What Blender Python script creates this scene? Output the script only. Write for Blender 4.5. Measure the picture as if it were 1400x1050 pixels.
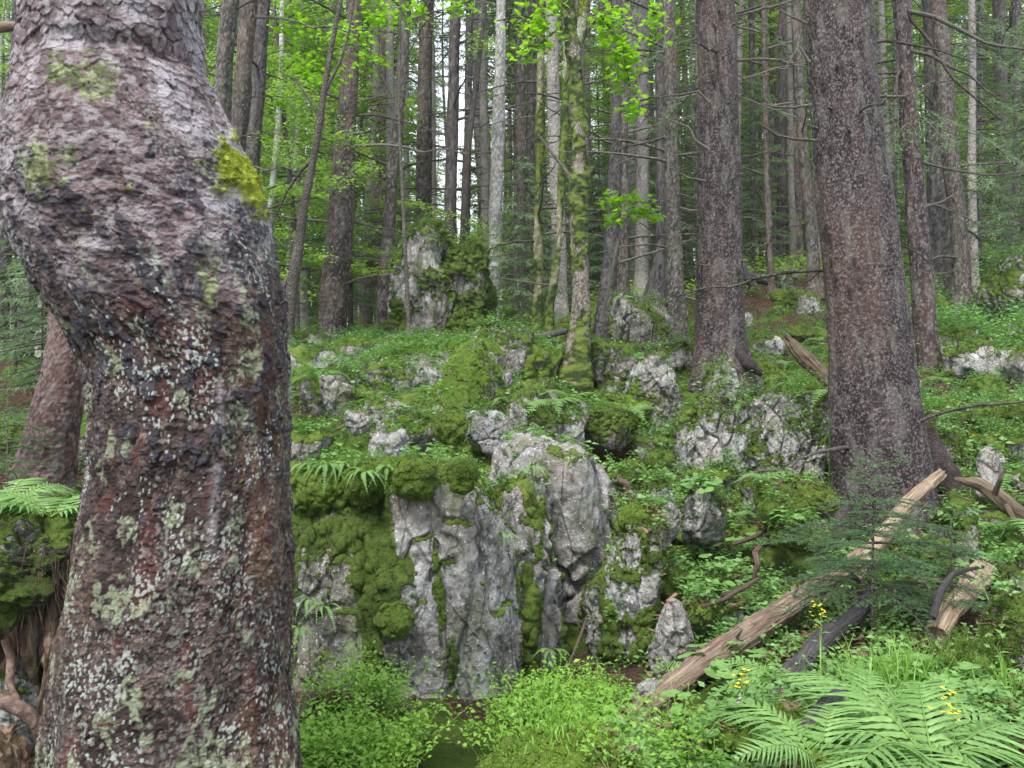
import bpy, math, random
import numpy as np
from mathutils import Vector, Matrix
from mathutils.bvhtree import BVHTree
R = math.radians
random.seed(7)
rng = np.random.default_rng(7)
sc = bpy.context.scene
for o in list(bpy.data.objects): bpy.data.objects.remove(o)

# ------------------------------------------------------------------ camera
ZC = 1.6
FPX = 1212.0
cam = bpy.data.cameras.new("camera"); cam.lens = 36*FPX/1400; cam.sensor_width = 36
cam.clip_end = 600; cam.clip_start = 0.05
camo = bpy.data.objects.new("camera", cam); sc.collection.objects.link(camo)
camo.location = (0, 0, ZC); camo.rotation_euler = (R(90), 0, 0)
sc.camera = camo
# ------------------------------------------------------------------ world, overcast
SUN_EL, SUN_AZ = 58, 205      # sun high, behind the camera and to the left
w = bpy.data.worlds.new("World"); sc.world = w; w.use_nodes = True
nt = w.node_tree; bg = nt.nodes['Background']
sky = nt.nodes.new('ShaderNodeTexSky'); sky.sky_type = 'NISHITA'; sky.sun_disc = False
sky.sun_elevation = R(SUN_EL); sky.sun_rotation = R(SUN_AZ); sky.air_density = 1.2; sky.dust_density = 4; sky.ozone_density = 1
mx = nt.nodes.new('ShaderNodeMix'); mx.data_type = 'RGBA'; mx.inputs['Factor'].default_value = 0.72
nt.links.new(sky.outputs['Color'], mx.inputs['A']); mx.inputs['B'].default_value = (7.6, 8.1, 8.6, 1)
nt.links.new(mx.outputs['Result'], bg.inputs['Color']); bg.inputs['Strength'].default_value = 0.12
sl = bpy.data.lights.new("sun", 'SUN'); sl.energy = 2.4; sl.angle = R(10); sl.color = (1, .965, .91)
so = bpy.data.objects.new("sun", sl); sc.collection.objects.link(so)
az = R(SUN_AZ)
sd = Vector((math.sin(az)*math.cos(R(SUN_EL)), math.cos(az)*math.cos(R(SUN_EL)), math.sin(R(SUN_EL))))
so.rotation_euler = sd.to_track_quat('Z', 'Y').to_euler(); so.location = (0, -5, 30)
sc.view_settings.view_transform = 'Standard'; sc.view_settings.look = 'None'
sc.view_settings.exposure = 1.2; sc.view_settings.gamma = 1
sc.render.engine = 'CYCLES'
sc.cycles.max_bounces = 7; sc.cycles.transparent_max_bounces = 6; sc.cycles.diffuse_bounces = 4
sc.cycles.transmission_bounces = 4; sc.cycles.volume_bounces = 0
sc.render.resolution_x = 1024; sc.render.resolution_y = 768

def at(px, py, Y): return np.array([(px-700)/FPX*Y, Y, ZC-(py-525)/FPX*Y])

# ------------------------------------------------------------------ numpy noise
def _h(ix, iy, iz, seed=0):
    h = (ix.astype(np.int64)*374761393 + iy.astype(np.int64)*668265263 + iz.astype(np.int64)*2147483647 + seed*974634777) & 0xffffffff
    h = (h ^ (h >> 13))*1274126177 & 0xffffffff
    h = (h ^ (h >> 16))*2246822519 & 0xffffffff
    h = h ^ (h >> 15)
    return (h & 0xffffff)/float(0xffffff)
def vn(P, seed=0):            # value noise -1..1
    P = np.asarray(P, float); I = np.floor(P).astype(np.int64); f = P-I; f = f*f*f*(f*(f*6-15)+10)
    x, y, z = I[:, 0], I[:, 1], I[:, 2]; fx, fy, fz = f[:, 0], f[:, 1], f[:, 2]
    r = 0
    for dx in (0, 1):
        wx = fx if dx else 1-fx
        for dy in (0, 1):
            wy = fy if dy else 1-fy
            for dz in (0, 1):
                wz = fz if dz else 1-fz
                r = r+_h(x+dx, y+dy, z+dz, seed)*wx*wy*wz
    return r*2-1
def fbm(P, o=4, seed=0, g=.5, l=2.03):
    a, s, t = 1., 0., 0.
    P = np.asarray(P, float)
    for i in range(o):
        s = s+a*vn(P+i*17.3, seed+i); t += a; a *= g; P = P*l
    return s/t*1.5
def ridge(P, o=3, seed=0):
    a, s, t = 1., 0., 0.
    P = np.asarray(P, float)
    for i in range(o):
        s = s+a*(1-np.abs(vn(P+i*9.1, seed+i))*2); t += a; a *= .5; P = P*2.1
    return s/t
def worley(P, seed=0, jit=1.0):         # F1, F2, id, offset vector to nearest
    P = np.asarray(P, float); d = P.shape[1]
    if d == 2: P3 = np.c_[P, np.zeros(len(P))]
    else: P3 = P
    I = np.floor(P3).astype(np.int64)
    F1 = np.full(len(P), 9.); F2 = F1.copy(); ID = np.zeros(len(P)); OF = np.zeros((len(P), 3))
    for dx in (-1, 0, 1):
        for dy in (-1, 0, 1):
            for dz in ((0,) if d == 2 else (-1, 0, 1)):
                c = I+np.array([dx, dy, dz])
                q = np.stack([_h(c[:, 0], c[:, 1], c[:, 2], seed+k) for k in (1, 2, 3)], 1)
                if d == 2: q[:, 2] = 0
                ctr = c+.5+(q-.5)*jit*(np.array([1, 1, 0]) if d == 2 else 1)
                if d == 2: ctr[:, 2] = 0
                v = P3-ctr; D = np.sqrt((v**2).sum(1))
                m = D < F1
                F2 = np.where(m, F1, np.minimum(F2, D))
                OF[m] = v[m]; ID = np.where(m, _h(c[:, 0], c[:, 1], c[:, 2], seed+9), ID)
                F1 = np.where(m, D, F1)
    return F1, F2, ID, OF
def shingle(s, t, seed=0, ry=.85, rx=.75):
    """overlapping plates attached at their top: height 0..1 within the plate, plate id, distance to its lower rim"""
    I0, J0 = np.floor(s).astype(np.int64), np.floor(t).astype(np.int64); best = np.full(len(s), -9.); H = np.zeros(len(s)); ID = np.zeros(len(s)); E = np.zeros(len(s))
    for dy in (-1, 0, 1, 2):
        for dx in (-1, 0, 1):
            i, j = I0+dx, J0+dy; a, b, c = (_h(i, j, np.zeros_like(i), seed+k) for k in (1, 2, 3))
            cs = i+.5+(a-.5)*.8+(j % 2)*.5-.25; ct = j+.5+(b-.5)*.7; q = .75+.6*c
            u = (s-cs)/(rx*q); v = (t-ct)/(ry*q); d = np.sqrt(u*u+v*v); ok = (d < 1) & (ct > best)
            best = np.where(ok, ct, best); H = np.where(ok, np.clip(.5-v*.5, 0, 1), H); ID = np.where(ok, _h(i, j, np.zeros_like(i), seed+7), ID); E = np.where(ok, 1-d, E)
    return H, ID, E
def sstep(a, b, x):
    t = np.clip((x-a)/(b-a), 0, 1); return t*t*(3-2*t)

# ------------------------------------------------------------------ mesh helpers
class MB:
    def __init__(s): s.V = []; s.Q = []; s.T = []; s.qm = []; s.tm = []; s.n = 0
    def add(s, V, F, mi=0):
        V = np.asarray(V, float).reshape(-1, 3); F = np.asarray(F, np.int64)
        if len(F) == 0: s.V.append(V); s.n += len(V); return s
        if F.shape[1] == 4: s.Q.append(F+s.n); s.qm.append(np.full(len(F), mi))
        else: s.T.append(F+s.n); s.tm.append(np.full(len(F), mi))
        s.V.append(V); s.n += len(V); return s
    def merge(s, o, M=None, t=None, mi=None):
        V, Q, T, qm, tm = o.arr()
        if M is not None: V = V@np.asarray(M).T
        if t is not None: V = V+np.asarray(t)
        if len(Q): s.Q.append(Q+s.n); s.qm.append(qm if mi is None else np.full(len(Q), mi))
        if len(T): s.T.append(T+s.n); s.tm.append(tm if mi is None else np.full(len(T), mi))
        s.V.append(V); s.n += len(V); return s
    def arr(s):
        c = lambda L, k: np.concatenate(L) if L else np.zeros((0, k), np.int64)
        return (np.concatenate(s.V) if s.V else np.zeros((0, 3)), c(s.Q, 4), c(s.T, 3),
                np.concatenate(s.qm) if s.qm else np.zeros(0, int), np.concatenate(s.tm) if s.tm else np.zeros(0, int))
    def mesh(s, name, mats, smooth=True, attrs=None):
        V, Q, T, qm, tm = s.arr()
        me = bpy.data.meshes.new(name)
        me.vertices.add(len(V)); me.vertices.foreach_set('co', V.astype(np.float32).ravel())
        li = np.concatenate([Q.ravel(), T.ravel()]); me.loops.add(len(li)); me.loops.foreach_set('vertex_index', li.astype(np.int32))
        st = np.concatenate([np.arange(len(Q))*4, len(Q)*4+np.arange(len(T))*3]); me.polygons.add(len(st))
        me.polygons.foreach_set('loop_start', st.astype(np.int32))
        me.polygons.foreach_set('material_index', np.concatenate([qm, tm]).astype(np.int32))
        me.polygons.foreach_set('use_smooth', np.full(len(st), smooth))
        for m in (mats if isinstance(mats, (list, tuple)) else [mats]): me.materials.append(m)
        for k, a in (attrs or {}).items():
            a = np.asarray(a, np.float32)
            if a.ndim == 1:
                at_ = me.attributes.new(k, 'FLOAT', 'POINT'); at_.data.foreach_set('value', a)
            else:
                at_ = me.attributes.new(k, 'FLOAT_COLOR', 'POINT')
                at_.data.foreach_set('color', np.c_[a, np.ones(len(a))].astype(np.float32).ravel())
        me.update(calc_edges=True)
        return me
COL = sc.collection
def ob(name, me, parent=None, loc=None):
    if isinstance(me, tuple): me = me[0].mesh(name, *me[1:])
    o = bpy.data.objects.new(name, me); COL.objects.link(o)
    if parent is not None: o.parent = parent
    if loc is not None: o.location = loc
    return o
def tag(o, label, cat, group=None, kind=None):
    if label: o['label'] = label
    if cat: o['category'] = cat
    if group: o['group'] = group
    if kind: o['kind'] = kind
    return o
def empty(name, loc, rz=0, s=1):
    o = bpy.data.objects.new(name, None); COL.objects.link(o); o.location = loc; o.rotation_euler = (0, 0, rz); o.scale = (s, s, s)
    o.empty_display_size = .1
    return o
def copy_tree(root, loc, rz=0, s=1, label=None, tilt=(0, 0)):
    r = root.copy(); COL.objects.link(r); r.location = loc; r.rotation_euler = (tilt[0], tilt[1], rz); r.scale = (s, s, s)
    if label: r['label'] = label
    for ch in root.children:
        c = ch.copy(); COL.objects.link(c); c.parent = r
        for g in ch.children:
            d = g.copy(); COL.objects.link(d); d.parent = c
    return r
def norm(v): v = np.asarray(v, float); return v/(np.linalg.norm(v, axis=-1, keepdims=True)+1e-12)
def tube(P, rad, k=8, cap=True):
    P = np.asarray(P, float); n = len(P); rad = np.broadcast_to(np.asarray(rad, float), (n,))
    T = norm(np.gradient(P, axis=0)); ref = np.array([0, 0, 1.]) if abs(T[:, 2]).mean() < .7 else np.array([1., 0, 0])
    A = norm(np.cross(T, ref)); B = np.cross(T, A)
    a = np.linspace(0, 2*np.pi, k, endpoint=False)
    V = (P[:, None]+rad[:, None, None]*(np.cos(a)[None, :, None]*A[:, None]+np.sin(a)[None, :, None]*B[:, None])).reshape(-1, 3)
    i = np.arange(n-1)[:, None]*k; j = np.arange(k)[None]; j2 = (j+1) % k
    F = np.stack([i+j, i+j2, i+k+j2, i+k+j], -1).reshape(-1, 4)
    mb = MB(); mb.add(V, F)
    if cap and k > 3:
        for e, idx in ((P[0], np.arange(k)), (P[-1], (n-1)*k+np.arange(k))):
            c = mb.n; mb.V.append(e[None]); mb.n += 1
            mb.T.append(np.stack([np.full(k, c), idx, np.roll(idx, -1)], 1)); mb.tm.append(np.zeros(k, int))
    return mb
def frames(dirs, roll=None, up=(0, 0, 1)):       # rotation matrices: local +Y -> dir, local Z ~ up
    d = norm(dirs); up = np.broadcast_to(np.asarray(up, float), d.shape)
    x = np.cross(d, up); bad = (np.linalg.norm(x, axis=1) < 1e-3); x[bad] = [1, 0, 0]; x = norm(x); z = np.cross(x, d)
    if roll is not None:
        c, s_ = np.cos(roll)[:, None], np.sin(roll)[:, None]; x, z = x*c+z*s_, z*c-x*s_
    return np.stack([x, d, z], -1)
def scat(mb, V, F, pos, M, s, mi=0):             # instances merged into ONE mesh
    pos = np.asarray(pos, float); s = np.asarray(s, float)
    if s.ndim == 1: s = s[:, None, None]
    else: s = s[:, None, :]
    W = np.einsum('nij,nvj->nvi', M, V[None]*s)+pos[:, None]
    n, v = W.shape[:2]
    mb.add(W.reshape(-1, 3), (F[None]+(np.arange(n)*v)[:, None, None]).reshape(-1, F.shape[1]), mi)
def vnormals(V, Q):
    fn = np.cross(V[Q[:, 2]]-V[Q[:, 0]], V[Q[:, 3]]-V[Q[:, 1]])
    N = np.zeros_like(V)
    for k in range(4):
        for c in range(3): N[:, c] += np.bincount(Q[:, k], fn[:, c], len(V))
    return norm(N)

# ------------------------------------------------------------------ materials
class NT:
    def __init__(s, name):
        s.m = bpy.data.materials.new(name); s.m.use_nodes = True; s.t = s.m.node_tree; s.t.nodes.clear()
        s.out = s.n('ShaderNodeOutputMaterial')
    def n(s, typ, **k):
        nd = s.t.nodes.new(typ)
        for a, b in k.items(): setattr(nd, a, b)
        return nd
    def l(s, a, b): s.t.links.new(a, b)
    def inp(s, nd, key, v):
        if v is None: return
        if hasattr(v, 'links'): s.l(v, nd.inputs[key])
        else:
            if isinstance(v, (tuple, list)) and len(v) == 3 and nd.inputs[key].type == 'RGBA': v = (*v, 1)
            nd.inputs[key].default_value = v
    def noise(s, scale, det=4, rough=.55, vec=None, dist=0):
        nd = s.n('ShaderNodeTexNoise'); nd.inputs['Scale'].default_value = scale; nd.inputs['Detail'].default_value = det
        nd.inputs['Roughness'].default_value = rough; nd.inputs['Distortion'].default_value = dist; s.inp(nd, 'Vector', vec)
        return nd.outputs['Fac']
    def vor(s, scale, vec=None, feat='F1', out='Distance', rnd=1):
        nd = s.n('ShaderNodeTexVoronoi', feature=feat); nd.inputs['Scale'].default_value = scale; nd.inputs['Randomness'].default_value = rnd
        s.inp(nd, 'Vector', vec); return nd.outputs[out]
    def ramp(s, fac, stops, interp='LINEAR'):
        nd = s.n('ShaderNodeValToRGB'); e = nd.color_ramp.elements; nd.color_ramp.interpolation = interp
        while len(e) < len(stops): e.new(.5)
        for el, (p, c) in zip(e, stops):
            el.position = p; el.color = (c, c, c, 1) if isinstance(c, (int, float)) else (*c, 1)
        s.inp(nd, 'Fac', fac); return nd.outputs['Color']
    def mix(s, f, a, b, mode='MIX'):
        nd = s.n('ShaderNodeMix', data_type='RGBA', blend_type=mode); s.inp(nd, 'Factor', f); s.inp(nd, 'A', a); s.inp(nd, 'B', b)
        return nd.outputs['Result']
    def math(s, op, a, b=None, clamp=False):
        nd = s.n('ShaderNodeMath', operation=op, use_clamp=clamp)
        for i, v in enumerate((a, b)):
            if v is None: continue
            if hasattr(v, 'links'): s.l(v, nd.inputs[i])
            else: nd.inputs[i].default_value = v
        return nd.outputs[0]
    def coord(s, scale=(1, 1, 1), kind='Object'):
        tc = s.n('ShaderNodeTexCoord'); mp = s.n('ShaderNodeMapping'); mp.inputs['Scale'].default_value = scale
        s.l(tc.outputs[kind], mp.inputs['Vector']); return mp.outputs['Vector']
    def attr(s, name, out='Fac'):
        return s.n('ShaderNodeAttribute', attribute_name=name).outputs[out]
    def rand(s): return s.n('ShaderNodeObjectInfo').outputs['Random']
    def pos(s): return s.n('ShaderNodeNewGeometry').outputs['Position']
    def bump(s, h, dist=.01, strength=1, prev=None):
        nd = s.n('ShaderNodeBump'); nd.inputs['Distance'].default_value = dist; nd.inputs['Strength'].default_value = strength
        s.inp(nd, 'Height', h)
        if prev is not None: s.l(prev, nd.inputs['Normal'])
        return nd.outputs['Normal']
    def bsdf(s, col, rough=.8, normal=None, spec=.3):
        nd = s.n('ShaderNodeBsdfPrincipled'); s.inp(nd, 'Base Color', col); s.inp(nd, 'Roughness', rough)
        nd.inputs['Specular IOR Level'].default_value = spec
        if normal is not None: s.l(normal, nd.inputs['Normal'])
        s.l(nd.outputs[0], s.out.inputs['Surface']); return nd

def mat_leaf(name, cols, trans=.45, rough=.5, freq=3., spec=.35, var=True):
    n = NT(name); f = n.noise(freq, 3, .6, n.pos())
    f2 = n.noise(freq*14, 2, .6, n.pos())
    fac = n.math('ADD', n.math('MULTIPLY', f, .6), n.math('MULTIPLY', f2, .4))
    c = n.ramp(fac, [(.30, cols[0]), (.5, cols[1]), (.68, cols[2])])
    p = n.bsdf(c, rough, None, spec)
    tr = n.n('ShaderNodeBsdfTranslucent'); tc = n.mix(.5, c, n.mix(1, c, (1.3, 1.5, .5), 'MULTIPLY')); n.l(tc, tr.inputs['Color'])
    ms = n.n('ShaderNodeMixShader'); ms.inputs[0].default_value = trans
    n.l(p.outputs[0], ms.inputs[1]); n.l(tr.outputs[0], ms.inputs[2]); n.l(ms.outputs[0], n.out.inputs['Surface'])
    return n.m
M_BEECH = mat_leaf('beech_leaf', [(.14, .235, .06), (.24, .385, .085), (.38, .54, .13)], .55, .5, .35)
M_MAPLE = mat_leaf('maple_leaf', [(.13, .28, .012), (.22, .43, .015), (.32, .53, .03)], .55, .5, 1.5)
M_SPRUCE = mat_leaf('spruce_needles', [(.075, .125, .07), (.14, .215, .115), (.22, .32, .17)], .4, .6, 1.)
M_SPRUCE_NEAR = mat_leaf('spruce_needles_young', [(.045, .10, .05), (.08, .17, .07), (.15, .27, .08)], .25, .5, 6)
M_FERN = mat_leaf('fern_leaf', [(.085, .18, .05), (.15, .29, .085), (.25, .41, .13)], .35, .45, 3)
M_HERB = mat_leaf('herb_leaf', [(.04, .095, .02), (.085, .19, .04), (.16, .31, .075)], .35, .45, 2)
M_BLUEB = mat_leaf('blueberry_leaf', [(.07, .16, .018), (.16, .33, .035), (.30, .50, .08)], .4, .4, 1.8)
M_SLOPE = mat_leaf('slope_leaf', [(.07, .16, .05), (.12, .26, .075), (.19, .36, .10)], .35, .5, 2)
M_GRASS = mat_leaf('grass_blade', [(.10, .22, .03), (.17, .34, .05), (.26, .46, .09)], .4, .4, 8)
M_MOSSFUZZ = mat_leaf('moss_fuzz', [(.035, .075, .012), (.09, .155, .022), (.18, .27, .05)], .3, .7, 4)
M_VIVID = mat_leaf('vivid_moss', [(.07, .14, .018), (.16, .28, .03), (.28, .43, .06)], .3, .7, 5)
M_MOSSDARK = mat_leaf('moss_fuzz_dark', [(.025, .055, .008), (.06, .11, .012), (.11, .17, .018)], .3, .7, 4)

def moss_col(n, vec):
    a = n.noise(2.2, 4, .6, vec); b = n.noise(28, 3, .6, vec)
    f = n.math('ADD', n.math('MULTIPLY', a, .65), n.math('MULTIPLY', b, .35))
    return n.ramp(f, [(.32, (.035, .065, .008)), (.43, (.08, .13, .018)), (.54, (.145, .225, .034)), (.66, (.23, .325, .06))])
def mat_rock(name, base=((.10, .095, .085), (.22, .215, .21), (.40, .40, .40)), darkmoss=False, warm=.35, vivid=False):
    n = NT(name); v = n.pos()
    a = n.noise(3.2, 6, .62, v, .3); b = n.noise(22, 5, .65, v)
    f = n.math('ADD', n.math('MULTIPLY', a, .6), n.math('MULTIPLY', b, .4))
    c = n.ramp(f, [(.36, base[0]), (.5, base[1]), (.62, base[2])])
    c = n.mix(n.math('MULTIPLY', n.ramp(n.noise(1.7, 3, .6, v), [(.45, 0.), (.68, 1.)]), warm), c, (.30, .215, .15))
    c = n.mix(n.ramp(n.noise(6, 5, .7, v, .5), [(.53, 0.), (.64, .75)]), c, (.055, .055, .045))   # dark lichen and damp crust
    c = n.mix(n.ramp(n.noise(38, 3, .7, v), [(.60, 0.), (.66, .8)]), c, (.62, .63, .62))            # pale lichen spots
    vs = n.n('ShaderNodeVectorMath', operation='MULTIPLY'); n.l(v, vs.inputs[0]); vs.inputs[1].default_value = (1, 1, .3)
    cr = n.vor(4.5, vs.outputs[0], 'DISTANCE_TO_EDGE')
    crack = n.ramp(cr, [(0, 0.), (.035, 1.)])
    algae = n.ramp(n.noise(4, 5, .65, vs.outputs[0]), [(.5, 0.), (.66, .7)])
    c = n.mix(algae, c, (.085, .105, .035))
    c = n.mix(n.math('MULTIPLY', n.math('SUBTRACT', 1, crack), .5), c, (.05, .045, .04))
    m = n.attr('moss'); md = n.noise(45, 3, .7, v)
    mm = n.ramp(n.math('ADD', m, n.math('MULTIPLY', n.math('SUBTRACT', md, .5), .9)), [(.38, 0.), (.56, 1.)])
    mc = moss_col(n, v)
    if vivid: mc = n.mix(.4, mc, (.20, .32, .04))
    if darkmoss: mc = n.mix(.22, mc, (.035, .06, .012))
    c = n.mix(mm, c, mc)
    h = n.math('ADD', n.math('MULTIPLY', b, 1.), n.math('MULTIPLY', n.noise(70, 4, .7, v), .5))
    nb = n.bump(h, .03, .9)
    nb = n.bump(n.math('MULTIPLY', crack, 1), .02, .6, nb)
    hm = n.math('MULTIPLY', n.math('ADD', n.noise(120, 3, .75, v), n.math('MULTIPLY', n.noise(38, 3, .7, v), 1.2)), mm)
    nb = n.bump(hm, .04, 1, nb)
    n.bsdf(c, .85, nb, .25)
    return n.m
M_ROCK = mat_rock('limestone_moss')
M_ROCK_DARK = mat_rock('limestone_mossy_dark', ((.07, .07, .06), (.16, .16, .145), (.34, .34, .32)), True, .25)
M_MOSSROCK = mat_rock('bright_moss_rock', ((.10, .095, .085), (.22, .215, .21), (.40, .40, .40)), False, .3, True)
M_ROCK_PALE = mat_rock('limestone_pale', ((.12, .115, .105), (.26, .26, .26), (.42, .42, .42)), False, .3)

def mat_ground():
    n = NT('forest_floor'); v = n.pos()
    li = n.ramp(n.noise(30, 5, .75, v), [(.35, (.022, .014, .010)), (.5, (.075, .045, .032)), (.62, (.16, .10, .07)), (.72, (.28, .20, .14))])
    m = n.attr('moss'); mm = n.ramp(n.math('ADD', m, n.math('MULTIPLY', n.math('SUBTRACT', n.noise(9, 5, .7, v), .5), 1.4)), [(.42, 0.), (.58, 1.)])
    c = n.mix(mm, li, n.mix(.5, moss_col(n, v), (.035, .06, .012)))
    nb = n.bump(n.noise(60, 5, .8, v), .05, 1); nb = n.bump(n.noise(12, 4, .7, v), .06, 1, nb)
    n.bsdf(c, .9, nb, .15); return n.m
M_GROUND = mat_ground()
def mat_bark(name, c0, c1, c2, lich=(.34, .36, .31), la=.0, scale=30, moss=0., zs=.55):
    n = NT(name); v = n.coord((1, 1, zs)); r = n.rand()
    vo = n.vor(scale, v, 'F1'); ed = n.vor(scale, v, 'DISTANCE_TO_EDGE'); ns = n.noise(scale*.25, 5, .65, v); fine = n.noise(scale*2.5, 4, .7, v)
    f = n.math('ADD', n.math('MULTIPLY', ns, .5), n.math('MULTIPLY', fine, .5))
    c = n.ramp(f, [(.36, c0), (.5, c1), (.64, c2)])
    c = n.mix(n.ramp(fine, [(.62, 0.), (.7, .6)]), c, lich)
    if la: c = n.mix(n.ramp(n.noise(scale*.12, 5, .7, v), [(.5-la*.2, 0.), (.62-la*.2, .75)]), c, lich)
    c = n.mix(n.math('MULTIPLY', r, .35), c, (c2[0]*.9, c2[1]*.95, c2[2]), 'MIX')
    c = n.mix(1, c, n.ramp(r, [(0, (.8, .8, .8)), (1, (1.25, 1.2, 1.15))]), 'MULTIPLY')
    if moss: 
        mv = n.coord((1, 1, .5))
        mk = n.ramp(n.noise(5, 5, .65, mv), [(.62-moss*.3, 0.), (.68-moss*.3, 1.)])
        c = n.mix(mk, c, n.ramp(n.noise(40, 3, .6, mv), [(.35, (.03, .05, .01)), (.65, (.14, .18, .025))]))
    h = n.math('ADD', n.math('MULTIPLY', n.ramp(ed, [(0, 0.), (.25, 1.)]), .6), n.math('MULTIPLY', fine, .7))
    h = n.math('ADD', h, n.math('MULTIPLY', ns, .8))
    nb = n.bump(h, .02, 1)
    n.bsdf(c, .85, nb, .15); return n.m
M_BARK = mat_bark('spruce_bark', (.055, .042, .040), (.14, .115, .108), (.27, .235, .225), scale=38)
M_BARK_PURPLE = mat_bark('spruce_bark_purple', (.022, .015, .016), (.055, .040, .041), (.13, .11, .112), scale=60)
M_BARK_PALE = mat_bark('pale_bark', (.13, .125, .12), (.27, .27, .26), (.43, .43, .42), (.5, .52, .5), .5, 20)
M_BARK_MOSS = mat_bark('mossy_bark', (.07, .06, .045), (.15, .13, .11), (.27, .24, .21), (.3, .33, .25), .4, 20, .5)
M_BARK_DARK = mat_bark('dark_bark', (.03, .026, .024), (.075, .065, .06), (.15, .13, .125), scale=30)
M_BARK_FAR = mat_bark('distant_bark', (.10, .092, .085), (.20, .188, .178), (.32, .305, .29), scale=14)
M_TWIG = mat_bark('dead_twig', (.045, .038, .034), (.10, .088, .08), (.2, .185, .165), scale=50)
def mat_wood(name, c0, c1, c2, ax=(12, 12, 1), lg=True):
    n = NT(name)
    if lg:
        mp = n.n('ShaderNodeMapping'); mp.inputs['Scale'].default_value = (14, 14, 1.2); n.l(n.attr('lg', 'Vector'), mp.inputs['Vector']); v = mp.outputs['Vector']
    else: v = n.coord(ax)
    g = n.noise(4, 6, .65, v, .4); p = n.noise(3, 4, .6, n.coord())
    c = n.ramp(n.math('ADD', n.math('MULTIPLY', g, .7), n.math('MULTIPLY', p, .3)), [(.36, c0), (.5, c1), (.64, c2)])
    c = n.mix(n.ramp(n.noise(12, 5, .7, n.coord()), [(.56, 0.), (.66, .75)]), c, (.07, .05, .038))
    nb = n.bump(g, .02, 1); nb = n.bump(n.noise(60, 3, .6, n.coord()), .005, .8, nb)
    n.bsdf(c, .7, nb, .35); return n.m
M_WOOD = mat_wood('barkless_wood', (.075, .048, .034), (.19, .135, .10), (.38, .305, .24), (6, 2.2, 4))
M_WOODPALE = mat_wood('broken_wood', (.14, .095, .06), (.31, .235, .16), (.50, .41, .30))
M_ROT = mat_wood('rotten_wood', (.035, .025, .017), (.11, .08, .05), (.25, .20, .135), (5, 5, .7))
M_ROOT = mat_wood('root_bark', (.05, .032, .026), (.12, .075, .06), (.24, .165, .14), (3, 3, 3))
M_DARKLOG = mat_wood('dark_wet_log', (.022, .019, .022), (.055, .05, .056), (.11, .10, .11), (3, 3, 3))
M_ROT_O = mat_wood('rotten_wood_fibre', (.035, .02, .013), (.12, .075, .045), (.30, .22, .15), (7, 7, .8), False)
M_ROOT_O = mat_wood('root_skin', (.04, .027, .022), (.10, .065, .05), (.22, .15, .12), (6, 6, 6), False)
def mat_plain(name, col, rough=.6):
    n = NT(name); c = n.ramp(n.noise(60, 3, .6, n.pos()), [(.35, tuple(x*.7 for x in col)), (.65, tuple(min(1, x*1.2) for x in col))]); n.bsdf(c, rough); return n.m
M_YELLOW = mat_plain('yellow_petal', (.75, .55, .01)); M_STEM = mat_plain('green_stem', (.13, .22, .04)); M_BERRY = mat_plain('blueberry_skin', (.02, .025, .07), .4)
M_LITTER = mat_plain('litter', (.17, .105, .075), .8); M_PURPLE = mat_plain('purple_petal', (.42, .28, .5))
# ------------------------------------------------------------------ terrain: a real height field z(x, y)
_cols = np.array([-600, 100, 400, 550, 700, 850, 1000, 1150, 1300, 1450, 2100.])
_rows = np.array([1., 2.5, 3.5, 4.5, 5.5, 7, 8.5, 10, 12, 15, 19, 25, 35, 60, 120, 300])
_py = np.array([
 [2500]*11,
 [1276, 1276, 1276, 1276, 1270, 1260, 1240, 1220, 1200, 1190, 1180],
 [1060, 1060, 1075, 1070, 1062, 1050, 1035, 1020, 1005, 990, 960],
 [900, 930, 995, 995, 990, 975, 945, 920, 900, 880, 850],
 [790, 800, 940, 940, 940, 915, 870, 845, 820, 800, 770],
 [690, 690, 700, 700, 735, 800, 775, 765, 740, 715, 680],
 [610, 610, 605, 605, 630, 690, 685, 695, 675, 635, 600],
 [570, 570, 562, 562, 572, 605, 622, 615, 605, 575, 540],
 [535, 535, 522, 505, 515, 532, 535, 545, 540, 510, 480],
 [500, 500, 484, 468, 468, 474, 475, 475, 480, 450, 420],
 [490, 488, 474, 455, 448, 447, 430, 420, 420, 400, 380],
 [487, 485, 476, 462, 446, 424, 393, 382, 372, 360, 340],
 [487, 485, 480, 466, 448, 415, 382, 368, 357, 342, 325],
 [490, 488, 485, 470, 452, 422, 390, 375, 365, 350, 330],
 [495, 495, 492, 478, 462, 440, 415, 400, 390, 380, 350],
 [505, 505, 505, 500, 490, 470, 450, 440, 430, 420, 400]], float)
_zt = -(_py-525)/FPX*_rows[:, None]+ZC
_lr = np.log(_rows)
def _cub(x, xs):      # smooth interpolation weights (monotone enough)
    i = np.clip(np.searchsorted(xs, x)-1, 0, len(xs)-2); t = np.clip((x-xs[i])/(xs[i+1]-xs[i]), 0, 1)
    return i, t
def ground_base(x, y):
    x = np.asarray(x, float); y = np.asarray(y, float)
    yy = np.clip(y, 1.0, 299); u = np.clip(x/np.maximum(yy, 2.0)*FPX+700, -600, 2099)
    i, t = _cub(np.log(yy), _lr); j, s_ = _cub(u, _cols); s_ = s_*s_*(3-2*s_)
    z = (_zt[i, j]*(1-s_)+_zt[i, j+1]*s_)*(1-t)+(_zt[i+1, j]*(1-s_)+_zt[i+1, j+1]*s_)*t
    return z
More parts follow.
